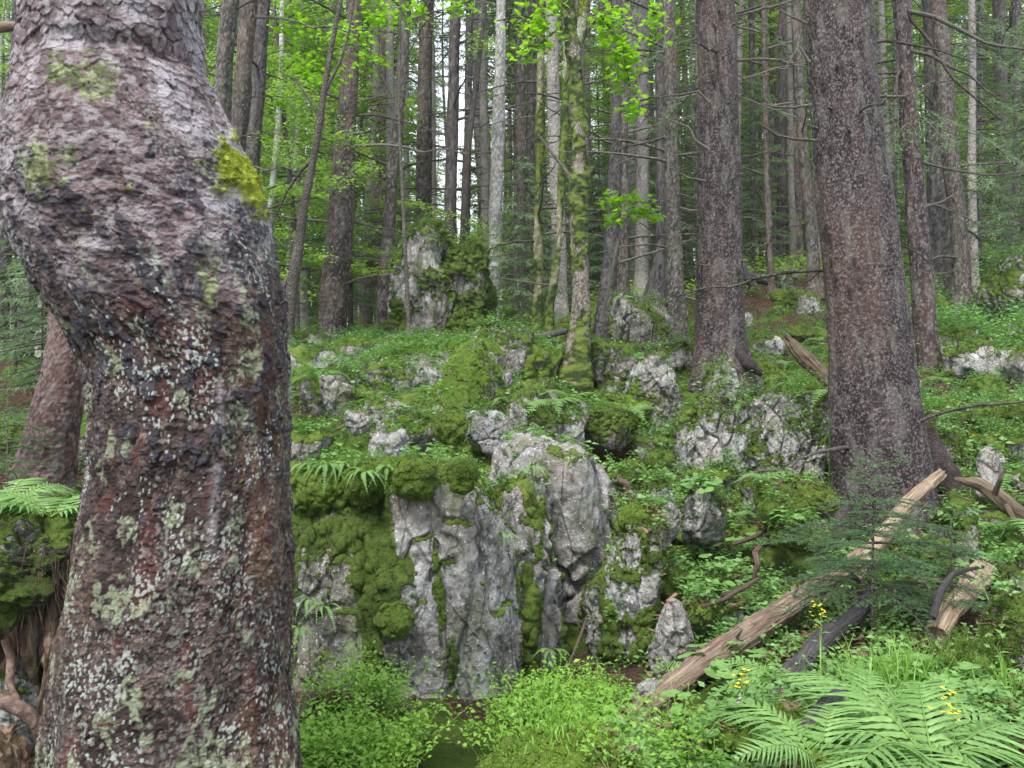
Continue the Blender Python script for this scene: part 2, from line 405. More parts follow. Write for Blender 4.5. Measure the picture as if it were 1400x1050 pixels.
def ground(x, y):
    x = np.atleast_1d(np.asarray(x, float)); y = np.atleast_1d(np.asarray(y, float))
    P = np.stack([x, y, np.zeros_like(x)], 1)
    d = np.clip(y/8, .3, 3)
    f1, f2, iv, _ = worley(np.stack([x*.9, y*.7], 1)+.3*fbm(P*1.5, 2, 14)[:, None], 19)
    tr = (iv-.5)*.34*sstep(0, .15, f2-f1)*sstep(6.5, 9, y)*sstep(60, 20, y)*sstep(-2.8, -1, x)
    return ground_base(x, y)+tr+fbm(P*.9, 4, 3)*.13*d+fbm(P*5, 3, 8)*.03
def gz(x, y): return float(ground(x, y)[0])
ys = np.concatenate([np.linspace(-30, .8, 14), np.geomspace(1., 12, 230), np.geomspace(12.1, 300, 170)])
ts = np.linspace(-1, 1, 401); ts = ts*(.55+.45*ts**2)
wid = np.maximum(np.abs(ys), 6)*1.15+3
GX = (ts[None]*wid[:, None]*1.0); GY = np.broadcast_to(ys[:, None], GX.shape)
gx, gy = GX.ravel(), GY.ravel(); gzv = ground(gx, gy)
GV = np.stack([gx, gy, gzv], 1)
nr, nc = GX.shape; ii = np.arange(nr-1)[:, None]*nc; jj = np.arange(nc-1)[None]
GQ = np.stack([ii+jj, ii+jj+1, ii+nc+jj+1, ii+nc+jj], -1).reshape(-1, 4)
gm = sstep(-.05, .35, fbm(GV*1.3, 4, 21)+.08*(gy > 9)+np.where(gx > 0, -.05, .05))

mb = MB(); mb.add(GV, GQ)
g = ob('forest_floor', mb.mesh('forest_floor', M_GROUND, attrs={'moss': gm})); g['kind'] = 'structure'
BV, BF = [GV], [GQ]; _bn = len(GV)

# ------------------------------------------------------------------ boulders
_cs = {}
def cubesphere(n):
    if n in _cs: return _cs[n]
    g_ = np.arange(n+1); a, b = np.meshgrid(g_, g_, indexing='ij'); a = a.ravel(); b = b.ravel(); F = []; P = []
    base = 0; q = (np.arange(n)[:, None]*(n+1)+np.arange(n)[None]).ravel(); Q0 = np.stack([q, q+n+1, q+n+2, q+1], 1)
    for ax in range(3):
        for sgn in (0, n):
            c = np.full_like(a, sgn); p = [None]*3; p[ax] = c; p[(ax+1) % 3] = a; p[(ax+2) % 3] = b
            P.append(np.stack(p, 1)); F.append((Q0 if sgn else Q0[:, ::-1])+base); base += len(a)
    P = np.concatenate(P); F = np.concatenate(F)
    key = P[:, 0]*(n+2)**2+P[:, 1]*(n+2)+P[:, 2]; u, idx, inv = np.unique(key, return_index=True, return_inverse=True)
    P = P[idx]; F = inv.ravel()[F]; D = np.tan((P/n*2-1)*math.pi/4); D = norm(D)
    _cs[n] = (D, F); return _cs[n]
def boulder(name, pos, size, seed=0, n=40, planes=None, npl=12, p=10, flute=0., rough=.1, crack=.02, moss=0., mossfn=None, puff=.025, mat=None, rot=0, tilt=0, label=None, cat='boulder', group=None, lean=0.):
    """rock whose faces come from a rounded set of cutting planes, then noise; size = half extents in metres"""
    global _bn
    D, Q = cubesphere(n); rs = np.random.default_rng(seed+100)
    pl = [(norm(rs.normal(size=3)), rs.uniform(.72, 1.05)) for _ in range(npl)]
    pl += [(np.array(v, float), 1.) for v in ((1, 0, 0), (-1, 0, 0), (0, 1, 0), (0, -1, 0), (0, 0, 1), (0, 0, -1))]
    pl += [(norm(v), h) for v, h in (planes or [])]
    S = 0
    for nn, h in pl: S = S+np.maximum(D@nn/h, 0)**p
    V = D*(S**(-1/p))[:, None]*np.asarray(size)
    if lean: V[:, 0] += lean*V[:, 2]
    c, s_ = math.cos(rot), math.sin(rot); V = V@np.array([[c, s_, 0], [-s_, c, 0], [0, 0, 1]])
    if tilt: c, s_ = math.cos(tilt), math.sin(tilt); V = V@np.array([[c, 0, -s_], [0, 1, 0], [s_, 0, c]])
    W = V+np.asarray(pos); L = float(np.mean(size)); N = vnormals(V, Q)
    d = fbm(W*1.3/L, 4, seed)*rough*L*.9+fbm(W*6/L, 4, seed+5, .6)*rough*L*.22
    if crack:
        for sc_, am in (((2.3, .75), (5.5, .34)) if n < 100 else ((2.6, .45), (6., .40), (14., .17))):      # broken facets with crisp edges
            f1, f2, iv, of = worley(W*np.array([1, 1, .55])*sc_/max(L, .3)*.6+fbm(W*2, 2, seed+20)[:, None]*.12, seed+21)
            td = np.stack([np.sin(iv*91), np.cos(iv*57), np.sin(iv*33+1)], 1); d += am*rough*L*((iv-.5)*1.1+(of*td).sum(1)*1.5)
    d += fbm(W*16, 4, seed+6, .6)*.012
    if flute: d += (ridge(W*np.array([5, 5, .55]), 3, seed+7)-.2)*flute+fbm(W*np.array([11, 11, 1.6]), 3, seed+8)*flute*.5
    if crack:
        f1, f2, _, _ = worley(W*np.array([2.6, 2.6, 1.5])/max(L, .35)*.55+fbm(W*2, 3, seed+11)[:, None]*.35, seed)
        d -= crack*(1-sstep(0, .09, f2-f1))*L**.5*2
    V = V+N*d[:, None]; N = vnormals(V, Q); W = V+np.asarray(pos)
    mm = N[:, 2]*.75+fbm(W*2.2, 4, seed+13)*.75+fbm(W*9, 3, seed+14)*.25+moss
    m = sstep(.25, .65, mm)
    if mossfn is not None: m = np.clip(mossfn(W, N, m), 0, 1)
    f1, f2, _, _ = worley(W*9+fbm(W*8, 2, 3)[:, None]*.4, seed+2)
    V = V+N*(m*puff*(.8+.25*(1-f1)+fbm(W*22, 3, 5)*.8))[:, None]
    mb = MB(); mb.add(V, Q); me = mb.mesh(name, mat or M_ROCK, attrs={'moss': m})
    o = ob(name, me, None, pos); tag(o, label, cat, group)
    BV.append(V+np.asarray(pos)); BF.append(Q+_bn); _bn += len(V)
    return o
def rk(name, x0, x1, y0, y1, Y, seed, label, moss=.1, n=44, depth=1.0, mat=None, bury=.35, **k):
    """boulder spanning the given extent of the hillside at distance Y; part of it is sunk in the ground"""
    c = at((x0+x1)/2, (y0+y1)/2, Y); h = (y1-y0)/FPX*Y/2; ww = (x1-x0)/FPX*Y/2
    hb = h*(1+bury); c[2] -= h*bury
    return boulder(name, c, (ww, ww*depth, hb), seed, n, moss=moss, mat=mat, label=label, **k)

def mA1(W, N, m):      # dark mossy left mass: pale ribs near the foot
    f = fbm(W*np.array([5, 5, 1.0]), 4, 77)-.22*(N[:, 2] < .35)
    low = sstep(.55, .1, W[:, 2])
    return np.clip(sstep(-.2, .15, f+.30-.6*low+.5*(N[:, 2] > .5)), 0, 1)
def mA2(W, N, m):      # pale face: mossy only on top, along the left edge and in thin vertical streaks
    top = sstep(.45, .75, N[:, 2]+fbm(W*4, 3, 71)*.3)
    cur = sstep(.06, -.06, W[:, 0]+.58+fbm(W*3, 3, 70)*.13+.10*sstep(.2, .9, W[:, 2]))*sstep(.0, .25, W[:, 2]-.1+fbm(W*3, 3, 72)*.15)
    top = np.maximum(top, cur)
    st = sstep(.62, .8, fbm(W*np.array([9, 9, .6]), 3, 75)+.25*(fbm(W*1.2, 2, 76)))*(N[:, 0] > -.2)
    return np.maximum(top, st*.9)
# --- the big outcrop in the middle
boulder('boulder', (-.93, 5.70, .02), (.70, .75, 1.02), 3, 170, npl=5, p=11, flute=.045, rough=.05, crack=.03, mossfn=mA1, puff=.018, mat=M_ROCK_DARK,
        planes=[((.1, -.15, 1), .97), ((-.5, -1, .25), .8)], label='dark mossy left half of the big outcrop, with pale ribs at its foot')
boulder('boulder', (-.38, 5.60, .03), (.56, .72, 1.05), 12, 190, npl=3, p=14, flute=.018, rough=.030, crack=.022, mossfn=mA2, mat=M_ROCK_PALE,
        planes=[((0, -1, .16), .72), ((.9, -.6, .05), .8), ((-.9, -.5, .1), .82), ((.6, 0, 1), .92)], label='tall pale limestone face at the centre of the outcrop, bare and light grey')
boulder('boulder', (.25, 6.75, -.15), (.62, .75, 1.33), 22, 160, npl=9, p=15, flute=.028, rough=.045, crack=.035, moss=-.55, mat=M_ROCK,
        planes=[((.95, -.3, .12), .80), ((-.3, -1, -.12), .8), ((.3, .1, 1), .98)], label='fluted grey boulder forming the right end of the outcrop, thin moss on top')
boulder('boulder', (-.0, 5.85, -.05), (.28, .42, .98), 25, 110, npl=6, p=10, flute=.08, rough=.08, crack=.03, mossfn=lambda W, N, m: sstep(-.1, .3, fbm(W*np.array([8, 8, .7]), 3, 5)), mat=M_ROCK,
        planes=[((.8, -.4, .5), .85)], label='ribbed grey buttress with vertical moss stripes beside the pale face')
def cush(x0, x1, y0, y1, Y, seed, label, **k):
    return rk('moss_cushion', x0, x1, y0, y1, Y, seed, label, mat=M_MOSSROCK if seed not in (32, 36) else M_ROCK, moss=2., depth=.9, crack=0, rough=.16, npl=4, p=2.6, puff=.03, bury=.1, cat='moss', **k)
cush(398, 500, 625, 690, 5.55, 31, 'wide moss bank on the left shoulder of the outcrop', n=70)
cush(478, 532, 640, 685, 5.3, 32, 'dark green moss cushion below the polypody fronds')
cush(543, 592, 634, 678, 5.15, 33, 'round deep green moss cushion on the outcrop edge left of the pale face')
cush(612, 648, 638, 668, 5.0, 34, 'small yellow-green moss cushion on the lip of the pale face')
cush(520, 565, 832, 862, 4.98, 35, 'moss pad hanging on the dark left half of the outcrop', n=60)
cush(596, 632, 560, 600, 7.6, 37, 'low moss cushion between ferns on top of the outcrop')
# --- pillar, small standing stone, pebble, moss balls
boulder('standing_stone', at(862, 800, 5.7), (.20, .24, .62), 41, 110, npl=5, p=12, flute=.03, rough=.06, crack=.02,
        mossfn=lambda W, N, m: np.maximum(sstep(.45, .7, N[:, 2]+.2*(W[:, 2] > .62)), sstep(.3, .6, fbm(W*7, 4, 61)+.1+.6*sstep(.35, -.1, W[:, 2]-.1))),
        puff=.02, planes=[((1, -.2, .0), .8), ((-1, -.3, .55), .72), ((0, 0, 1), .78)], mat=M_ROCK_PALE, lean=.10, label='tall blocky pillar of pale rock with a bright moss cap', cat='rock')
boulder('boulder', at(835, 880, 5.85), (.24, .25, .42), 43, 70, npl=6, p=9, flute=.03, moss=.35, label='mossy broken block leaning against the foot of the capped pillar', cat='rock', mat=M_ROCK_DARK)
cush(850, 902, 700, 735, 5.65, 44, 'bright square moss cap on top of the rock pillar')
rk('standing_stone', 888, 950, 812, 925, 5.0, 45, 'small pointed grey stone standing just above the fallen log', moss=-.25, n=80, planes=[((-.8, 0, .6), .7), ((.7, -.2, .7), .8)], cat='rock')
rk('stone', 866, 912, 920, 975, 4.4, 46, 'fist sized pale stone at the lower end of the fallen log', moss=-.4, cat='stone')
cush(902, 932, 782, 818, 5.8, 47, 'round bright moss ball right of the rock pillar')
cush(968, 998, 790, 816, 5.9, 48, 'small moss tuft among the brown litter below the round leaves')
cush(940, 975, 820, 845, 5.4, 49, 'flat moss tuft above the small fern in the litter')
rk('stone', 985, 1010, 778, 802, 6.3, 50, 'small mossy stone in the brown litter slope', moss=.3, cat='stone')
# --- slabs above the outcrop
SL = [((.3, -.4, 1), .45), ((-.5, -.5, -.2), .8)]
rk('rock_slab', 400, 525, 488, 575, 10.0, 51, 'low mossy slab half hidden behind the bent trunk', moss=.25, depth=1, planes=SL, cat='rock', n=60)
rk('rock_slab', 440, 480, 512, 560, 9.6, 52, 'grey lichened stone block left of the mossy slabs', moss=-.2, cat='rock')
rk('rock_slab', 475, 665, 446, 560, 10.7, 53, 'long mossy slab rising to the right below the tall far boulder', mat=M_MOSSROCK, moss=.2, planes=SL, cat='rock', n=80, tilt=-.35)
rk('rock_slab', 560, 705, 474, 612, 9.4, 54, 'steep slab covered in bright moss with a grey broken side', mat=M_MOSSROCK, moss=.2, planes=[((-.6, -.3, .9), .5), ((.9, -.5, .1), .7)], cat='rock', n=90, tilt=-.25)
rk('rock_slab', 490, 610, 545, 618, 8.5, 55, 'shadowed low slab under the bright mossy ones', mat=M_MOSSROCK, moss=.2, planes=SL, cat='rock', n=60)
rk('boulder', 648, 728, 446, 530, 11.0, 56, 'round grey-brown boulder with moss hood above the steep slab', moss=.15, n=60, mat=M_ROCK_DARK)
rk('boulder', 680, 800, 505, 615, 8.7, 57, 'broken brown-grey rock ledge with hanging fern', moss=.1, n=70, planes=SL)
rk('stone', 630, 692, 565, 605, 8.0, 58, 'white bare stone on top of the outcrop', moss=-.5, cat='stone', mat=M_ROCK_PALE)
rk('stone', 505, 560, 592, 630, 7.2, 59, 'furrowed pale stone behind the polypody fronds', moss=-.5, cat='stone', flute=.02, mat=M_ROCK_PALE)
rk('boulder', 395, 432, 705, 800, 5.9, 60, 'rounded grey stone between the bent trunk and the outcrop', moss=-.4)
# --- far twin boulder
def mfar(W, N, m):
    return np.maximum(sstep(.0, .4, N[:, 2]+fbm(W*1.6, 3, 9)*.6+.15*(W[:, 2] > 3.3)), 0)
boulder('boulder', (-1.60, 15.0, 2.92), (.54, .7, 1.40), 62, 90, npl=5, p=9, flute=.06, rough=.08, crack=.03, moss=.16, mat=M_ROCK, planes=[((-.2, -1, .2), .8), ((-.3, -.2, 1), .85), ((-.9, -.2, .3), .8)], puff=.06, label='tall block of the far boulder pair, pale face below a mossy top')
boulder('boulder', (-.98, 15.2, 2.85), (.52, .7, 1.15), 63, 90, npl=5, p=6, flute=.05, rough=.08, crack=.03, moss=.75, mat=M_ROCK_DARK, puff=.06, label='rounded dark mossy dome leaning on the tall far block')
# --- right of centre
rk('rock_outcrop', 925, 1050, 510, 650, 9.0, 71, 'pale fractured outcrop with lichen below the large dark trunk', moss=.12, n=110, planes=[((0, -1, .55), .6)], cat='rock', mat=M_ROCK_PALE, depth=.8, crack=.05)
rk('rock_outcrop', 1020, 1140, 540, 655, 8.7, 72, 'broad white cracked rock beside the big right trunk', moss=.14, n=110, planes=[((.1, -1, .6), .6)], cat='rock', mat=M_ROCK_PALE, depth=.8, crack=.05)
rk('boulder', 960, 1010, 492, 545, 11.0, 73, 'mossy block under the roots of the large dark trunk', moss=.1, mat=M_ROCK)
rk('boulder', 838, 915, 405, 492, 14.0, 74, 'dark stacked rock between the paired trunks and the slim one', moss=.1, n=70, mat=M_ROCK_DARK, crack=.05)
rk('boulder', 800, 880, 470, 530, 11.5, 75, 'moss domed rock right of the moss spotted maple trunk', moss=.3, n=50)
rk('boulder', 855, 930, 482, 570, 10.5, 76, 'mossy ledge with a white broken side in mid slope', moss=.15, n=60)
rk('boulder', 800, 870, 552, 600, 9.3, 77, 'low loaf shaped rock with bright moss on top', moss=.4, n=56)
rk('boulder', 810, 885, 650, 705, 7.3, 78, 'rounded grey stone just right of the fluted boulder', moss=.0, n=60)
rk('boulder', 890, 930, 665, 735, 6.7, 79, 'split pale stone with ferns around it', moss=.0, n=50, mat=M_ROCK_PALE)
rk('boulder', 935, 990, 655, 720, 6.9, 80, 'knobbly light stone beside the round leaved herbs', moss=-.05, n=50, mat=M_ROCK_PALE)
rk('boulder', 1035, 1140, 655, 735, 7.2, 81, 'broad hummock of dull green moss left of the big right trunk', bury=.0, moss=1.2, n=60, p=4)
cush(1045, 1082, 688, 720, 6.7, 82, 'small yellow moss cushion on the front of the broad hummock')
cush(1060, 1130, 712, 745, 6.5, 83, 'flat moss mat between hummock and spruce sapling')
rk('boulder', 1278, 1335, 708, 775, 6.2, 84, 'mossy stone with a white chipped side below the big right trunk', moss=.15, n=56)
cush(1262, 1304, 740, 772, 5.6, 85, 'smooth yellow-green moss cushion behind the spruce sapling')
rk('boulder', 1350, 1440, 820, 960, 4.1, 86, 'olive mossed rock at the right edge of the picture', moss=.3, n=90, p=7, planes=[((-.9, -.3, .6), .7)])
rk('boulder', 1372, 1460, 760, 850, 5.0, 87, 'dark grey rock behind the olive mossed one at the right edge', moss=.1, n=60)
rk('boulder', 1255, 1365, 455, 520, 13.5, 88, 'grey rock shelf under the rooted trunk on the right', moss=.05, n=60, crack=.05)
rk('boulder', 1335, 1430, 352, 440, 17.5, 89, 'high mossy crag at the upper right edge', moss=.15, n=70, crack=.05)
rk('boulder', 1230, 1300, 400, 470, 17.0, 90, 'mossy hump behind the big right trunk', moss=.5, n=50)
rk('boulder', 1058, 1095, 358, 400, 24, 91, 'angular grey rocks high up beside the dead logs', moss=-.3, n=40)
rk('boulder', 1090, 1130, 400, 440, 18, 92, 'dark angular rock below the curved stem', moss=.1, n=40)
rk('boulder', 1330, 1410, 535, 610, 9.5, 93, 'moss lump on the leafy right slope', moss=1., n=50, p=4)
rk('boulder', 1270, 1330, 590, 640, 9.2, 94, 'shaded mossy rock right of the big trunk', moss=.4, n=50, mat=M_ROCK_DARK)
rk('stone', 1335, 1372, 610, 660, 7.3, 95, 'pale crowned stone above the dead root', moss=.0, n=40, cat='stone', mat=M_ROCK_PALE)
# --- foreground
rk('boulder', 980, 1110, 968, 1100, 3.6, 96, 'flat moss covered rock at the bottom below the ferns', mat=M_MOSSROCK, moss=.5, n=90, p=5, puff=.03)
rk('boulder', 1080, 1215, 1015, 1150, 3.1, 97, 'bright mossy rock at the bottom edge under the large fern', mat=M_MOSSROCK, moss=1., n=90, p=5, puff=.03)
rk('stone', 905, 965, 1002, 1060, 3.5, 98, 'white crusted stone at the bottom edge by the blueberries', moss=-.4, n=50, cat='stone', mat=M_ROCK_PALE)
rk('moss_mound', 650, 890, 1028, 1220, 3.1, 99, 'vivid green moss mound at the bottom centre in front of the blueberries', mat=M_MOSSROCK, moss=2, n=110, p=3, puff=.03, cat='moss', crack=0, rough=.17, npl=3)
rk('boulder', 430, 560, 955, 1080, 3.9, 130, 'dark mossy bank under the red-brown dead branch', moss=.6, n=70, mat=M_ROCK_DARK)
rk('boulder', 1040, 1090, 880, 930, 5.2, 131, 'grey stone in the gap under the fallen log', moss=-.1, n=50)
rk('boulder', 1235, 1290, 795, 850, 5.3, 132, 'dark stone below the spruce sapling', moss=-.1, n=50, mat=M_ROCK_DARK)
# left side
rk('boulder', -20, 40, 580, 625, 8.6, 133, 'mossy stone left of the leaning trunk', moss=.5)
rk('boulder', 88, 128, 595, 640, 8.0, 134, 'small mossy stone right of the leaning trunk', moss=.3)
# --- many smaller stones over the slope
rr = np.random.default_rng(5)
k = 0
while k < 250:
    Y = math.exp(rr.uniform(math.log(5.6), math.log(20))); px = rr.uniform(400, 1420)
    if Y < 7 and px < 830: continue
    x = (px-700)/FPX*Y; z = gz(x, Y); s_ = rr.uniform(.05, .20)*(Y/9)**.6*(1.6 if rr.random() < .4 and Y > 7.5 else 1)
    near = Y < 8
    boulder('mossy_stone', (x, Y, z+s_*.1), (s_*rr.uniform(.9, 1.6), s_*rr.uniform(.8, 1.3), s_*rr.uniform(.6, 1.)), 200+k, 22 if not near else 30, moss=rr.choice([.1, .3, .5, .8]), puff=.03, crack=.015, p=12, rough=.13,
            mat=[M_ROCK_PALE, M_ROCK, M_MOSSROCK, M_MOSSROCK, M_ROCK][rr.integers(5)], rot=rr.uniform(0, 6), label='small limestone stone with patches of moss among the slope plants', cat='stone', group='small mossy stones strewn over the slope')
    k += 1
# ------------------------------------------------------------------ the big bent trunk in front
n_ = NT('scaly_bark'); v_ = n_.coord()
c_ = n_.attr('col', 'Color'); f_ = n_.noise(260, 4, .7, v_)
c_ = n_.mix(1, c_, n_.ramp(f_, [(.3, (.72, .70, .70)), (.7, (1.3, 1.3, 1.3))]), 'MULTIPLY')
nb_ = n_.bump(f_, .005, 1); nb_ = n_.bump(n_.noise(110, 4, .75, v_), .005, .8, nb_)
n_.bsdf(c_, .6, nb_, .2); M_BIGBARK = n_.m
TAU = 2*np.pi
def bark_trunk(name, rows, cfun, rfun, k, style, seed=0, squash=1.0):
    """rows: heights; cfun(z)->centre xy; rfun(z, th)->radius; style(S, Tz, th, P)->(disp, colour)"""
    th = np.linspace(0, TAU, k, endpoint=False); Z, TH = np.meshgrid(rows, th, indexing='ij')
    z = Z.ravel(); t = TH.ravel(); c = cfun(z); r = rfun(z, t)
    return z, t, c, r
def ringfaces(nr, k):
    i = np.arange(nr-1)[:, None]*k; j = np.arange(k)[None]; j2 = (j+1) % k
    return np.stack([i+j, i+j2, i+k+j2, i+k+j], -1).reshape(-1, 4)
def lerp3(m, a, b): return a*(1-m[:, None])+np.asarray(b)*m[:, None]

YB = 2.75
Lp = np.array([(-900, 60), (-400, 52), (-100, 44), (0, 39), (30, 33), (80, 22), (150, 6), (210, -4), (270, -2), (315, 9), (350, 26), (390, 46), (430, 73), (470, 100), (520, 120), (570, 127), (640, 124), (700, 115), (780, 103), (860, 92), (940, 82), (1050, 70), (1200, 45), (1290, 10), (1400, -50)], float)
Rp = np.array([(-900, 250), (-400, 262), (-100, 267), (0, 268), (60, 268), (92, 270), (112, 281), (150, 301), (190, 321), (240, 343), (290, 360), (350, 373), (420, 384), (500, 390), (620, 393), (800, 397), (950, 401), (1050, 414), (1200, 440), (1290, 480), (1400, 560)], float)
def smooth_interp(x, P):
    xs = np.linspace(P[0, 0], P[-1, 0], 900); y = np.interp(xs, P[:, 0], P[:, 1]); kk = np.hanning(15); kk /= kk.sum()
    yp = np.pad(y, 7, mode='edge'); y = np.convolve(yp, kk, 'valid'); return np.interp(x, xs, y)
pys = np.concatenate([np.linspace(1330, 1070, 40), np.linspace(1069, -30, 860), np.linspace(-31, -900, 60)])
kb = 620
th = np.linspace(0, TAU, kb, endpoint=False); PY, TH = np.meshgrid(pys, th, indexing='ij'); py_ = PY.ravel(); th_ = TH.ravel()
z_ = ZC-(py_-525)/FPX*YB
l_ = (smooth_interp(py_, Lp)-700)/FPX*YB; r_ = (smooth_interp(py_, Rp)-700)/FPX*YB
cx = (l_+r_)/2; hw = (r_-l_)/2*.965
dr = np.clip(hw, .25, .40)*.97
U = np.stack([cx+hw*np.cos(th_), YB+dr*np.sin(th_)+.06*np.sin((z_-1.0)*1.5), z_], 1)
s_ = th_*.33; ring = np.stack([np.cos(th_), np.sin(th_)], 1)*.33
up_m = sstep(470, 330, py_+fbm(np.c_[ring*5, z_*5], 3, 1)*70)
top_m = sstep(210, 90, py_+fbm(np.c_[ring*5, z_*5], 3, 2)*40)
# large lumps and horizontal creases
Pn = np.c_[ring, z_]
disp = fbm(Pn*np.array([5, 5, 4]), 3, 31)*.018
disp += (ridge(Pn*np.array([4, 4, 16])+fbm(Pn*4, 3, 4)[:, None]*1.0, 3, 32)-.3)*.007*up_m*(1-top_m)
disp += (ridge(Pn*np.array([20, 20, 3.2])+fbm(Pn*5, 3, 5)[:, None]*.8, 3, 33)-.3)*.006*(1-up_m)
disp -= .018*np.exp(-((py_-(100+fbm(np.c_[ring*3, z_*0], 3, 6)*14))/14)**2)*sstep(4.0, 4.7, th_)
# overlapping plates; theta direction wraps at the back
warp = fbm(Pn*np.array([14, 14, 14]), 3, 40)*.35; warp2 = fbm(Pn*np.array([14, 14, 14]), 3, 41)*.35
Hs, idv, edge = shingle(s_/.034+warp*.8, z_/.028+warp2*.8, 50); Hs2, idv2, edge2 = shingle(s_/.013+warp*2, z_/.010+warp2*2, 53)
dp_up = Hs*.008+(idv-.5)*.006+Hs2*.0018
Hl, idb, el = shingle(s_/.014+warp*2.2, z_/.012+warp2*2.2, 60); Hk, idk, ek = shingle(s_/.0065+warp*4, z_/.008+warp2*4, 63)
dp_lo = Hl*.004+(idb-.5)*.0035+Hk*.002+(idk-.5)*.0016
f1c, f2c, idc, ofc = worley(np.stack([s_/.035+warp*1.5, z_/.050+warp2*1.5], 1), 70, 1.)
darkpl = (idc > .62)*sstep(.05, .2, f2c-f1c)*(1-top_m)*sstep(760, 560, py_+fbm(Pn*3, 2, 8)*160)*sstep(180, 300, py_)
dp = dp_up*(.35+.65*top_m)*np.maximum(up_m, .0)+dp_lo*(1-.75*top_m)
dp += darkpl*(.007+.006*np.clip(-ofc[:, 1], -1, 1))+(idc-.5)*.0035*(1-top_m)*sstep(.03, .12, f2c-f1c)
dp += fbm(Pn*np.array([70, 70, 60]), 3, 80, .6)*.0022
disp += dp*.85
# bark colours, with crevice shade painted dark along the plate rims: grey-mauve scales above, red-brown below, lichen flecks, blue-black plates
nA = fbm(Pn*12, 4, 90); nB = fbm(Pn*45, 3, 91); nC = fbm(Pn*np.array([3.5, 3.5, 2.2]), 4, 92)
lo = np.array([[.092, .065, .062]])*np.ones((len(z_), 1)); lo = lerp3(sstep(-.2, .4, nA), lo, (.048, .030, .028))
lo = lerp3(sstep(.15, .5, nC)*.7, lo, (.125, .085, .07)); lo = lerp3(sstep(.2, .5, nB)*.6, lo, (.20, .15, .135))
lo = lo*(.55+.8*idb[:, None])*(.8+.4*idk[:, None]); lo = lerp3((1-sstep(0, .08, el))*.6, lo, (.02, .014, .014))
rt = sstep(5.35, 5.75, th_+fbm(Pn*6, 3, 12)*.15)*sstep(6.4, 6.0, th_)      # reddish strip down the right flank
rb = sstep(.0, .3, fbm(Pn*np.array([22, 22, 3.5]), 3, 95))
lo = lerp3(rt*rb*.5, lo, (.20, .105, .06))
red = sstep(.42, .5, fbm(Pn*np.array([14, 14, 7]), 3, 96)); lo = lerp3(red*.45, lo, (.15, .038, .035))
tp = np.array([[.165, .125, .135]])*np.ones((len(z_), 1)); tp = lerp3(sstep(-.3, .4, nA), tp, (.30, .27, .30)); tp = lerp3(sstep(.1, .4, nC)*.7, tp, (.15, .095, .10))
tp = tp*(.72+.55*idv[:, None]); tp = tp*(.8+.4*idv2[:, None]); tp = lerp3((1-sstep(.0, .10, edge))*.8, tp, (.03, .022, .024))
tp = lerp3(sstep(.18, .5, nB)*.5, tp, (.34, .33, .345))
col = lerp3(up_m, lo, [0, 0, 0])+lerp3(1-up_m, tp, [0, 0, 0])
col = lerp3(darkpl*.85, col, (.060, .056, .078))
f1d, f2d, idd, _ = worley(np.stack([s_/.0085+warp*1.5, z_/.0125+warp2*1.5], 1), 75, 1.)
dens = fbm(Pn*np.array([7, 7, 3]), 4, 97)+.30*sstep(420, 620, py_)-.25*rt-.2*top_m-.3*sstep(3.6, 3.2, th_)
li = ((idd < np.clip(.16+.62*dens, .0, .6))*sstep(.52, .34, f1d+.5*nB+.25*fbm(Pn*120, 2, 77)))*(1-.8*up_m*0-top_m)
li = np.clip(li, 0, 1)*(1-.55*(1-up_m)*0)*np.where(py_ < 330, .45, 1)
li = li*(.35+.65*sstep(-.2, .3, fbm(Pn*np.array([9, 9, 5]), 3, 120)))
col = lerp3(li*.75, col, (.38, .42, .39)); disp += li*.0008
li2 = sstep(.30, .42, fbm(Pn*np.array([16, 16, 9]), 4, 98)+.12*sstep(700, 950, py_)+.10*np.exp(-((th_-5.15)/.25)**2)-.12)
li2 = li2*sstep(-.35, .25, fbm(Pn*60, 3, 88)+.1)*sstep(300, 420, py_)
col = lerp3(li2*.6, col, (.29, .35, .22)); disp += li2*.0015
res = np.exp(-((th_-5.28-.02*np.sin(z_*9))/.05)**2)*sstep(470, 520, py_)*sstep(760, 700, py_)*sstep(-.1, .3, fbm(Pn*np.array([30, 30, 12]), 3, 99))
col = lerp3(np.clip(res, 0, 1)*.45, col, (.36, .35, .36)); disp += res*.003
def blob(u0, v0, su, sv):     # patch where moss grows, centred at a bearing and height on the trunk
    return np.exp(-(((th_-u0)/su)**2+((py_-v0)/sv)**2))
sg = (U[:, 0]/np.maximum(YB-dr, .5)); front = (np.sin(th_) < 0)
m1 = blob(4.72, 140, .42, 32)*.95+blob(4.45, 250, .30, 42)*.62+blob(4.95, 165, .12, 16)+blob(4.7, 290, .3, 25)*.55+blob(5.4, 390, .10, 32)*.75
mossg = sstep(.40, .72, m1+fbm(Pn*18, 4, 101)*.45)*sstep(-.4, .2, fbm(Pn*55, 3, 104)+.08)
m2 = sstep(.30, .62, blob(6.08, 243, .40, 46)+fbm(Pn*22, 4, 102, .65)*.42)
cm = lerp3(sstep(-.4, .4, nB+nA*.4), np.ones((len(z_), 3))*[.10, .14, .04], (.26, .32, .13))
col = col*(1-mossg*.75)[:, None]+cm*(mossg*.75)[:, None]; disp += mossg*.003
cm2 = lerp3(sstep(-.5, .4, nB+nA*.4), np.ones((len(z_), 3))*[.13, .17, .015], (.36, .40, .045))
col = col*(1-m2)[:, None]+cm2*m2[:, None]
f1e, f2e, _, _ = worley(Pn*70, 76); disp += m2*(.003+.014*(1-f1e)+fbm(Pn*60, 2, 5)*.004)
N_ = vnormals(U, ringfaces(len(pys), kb)); 
BV_ = U+N_*disp[:, None]
base_b = np.array([float(cx[0]), YB, 0.0]); base_b[2] = gz(base_b[0], YB)-.1
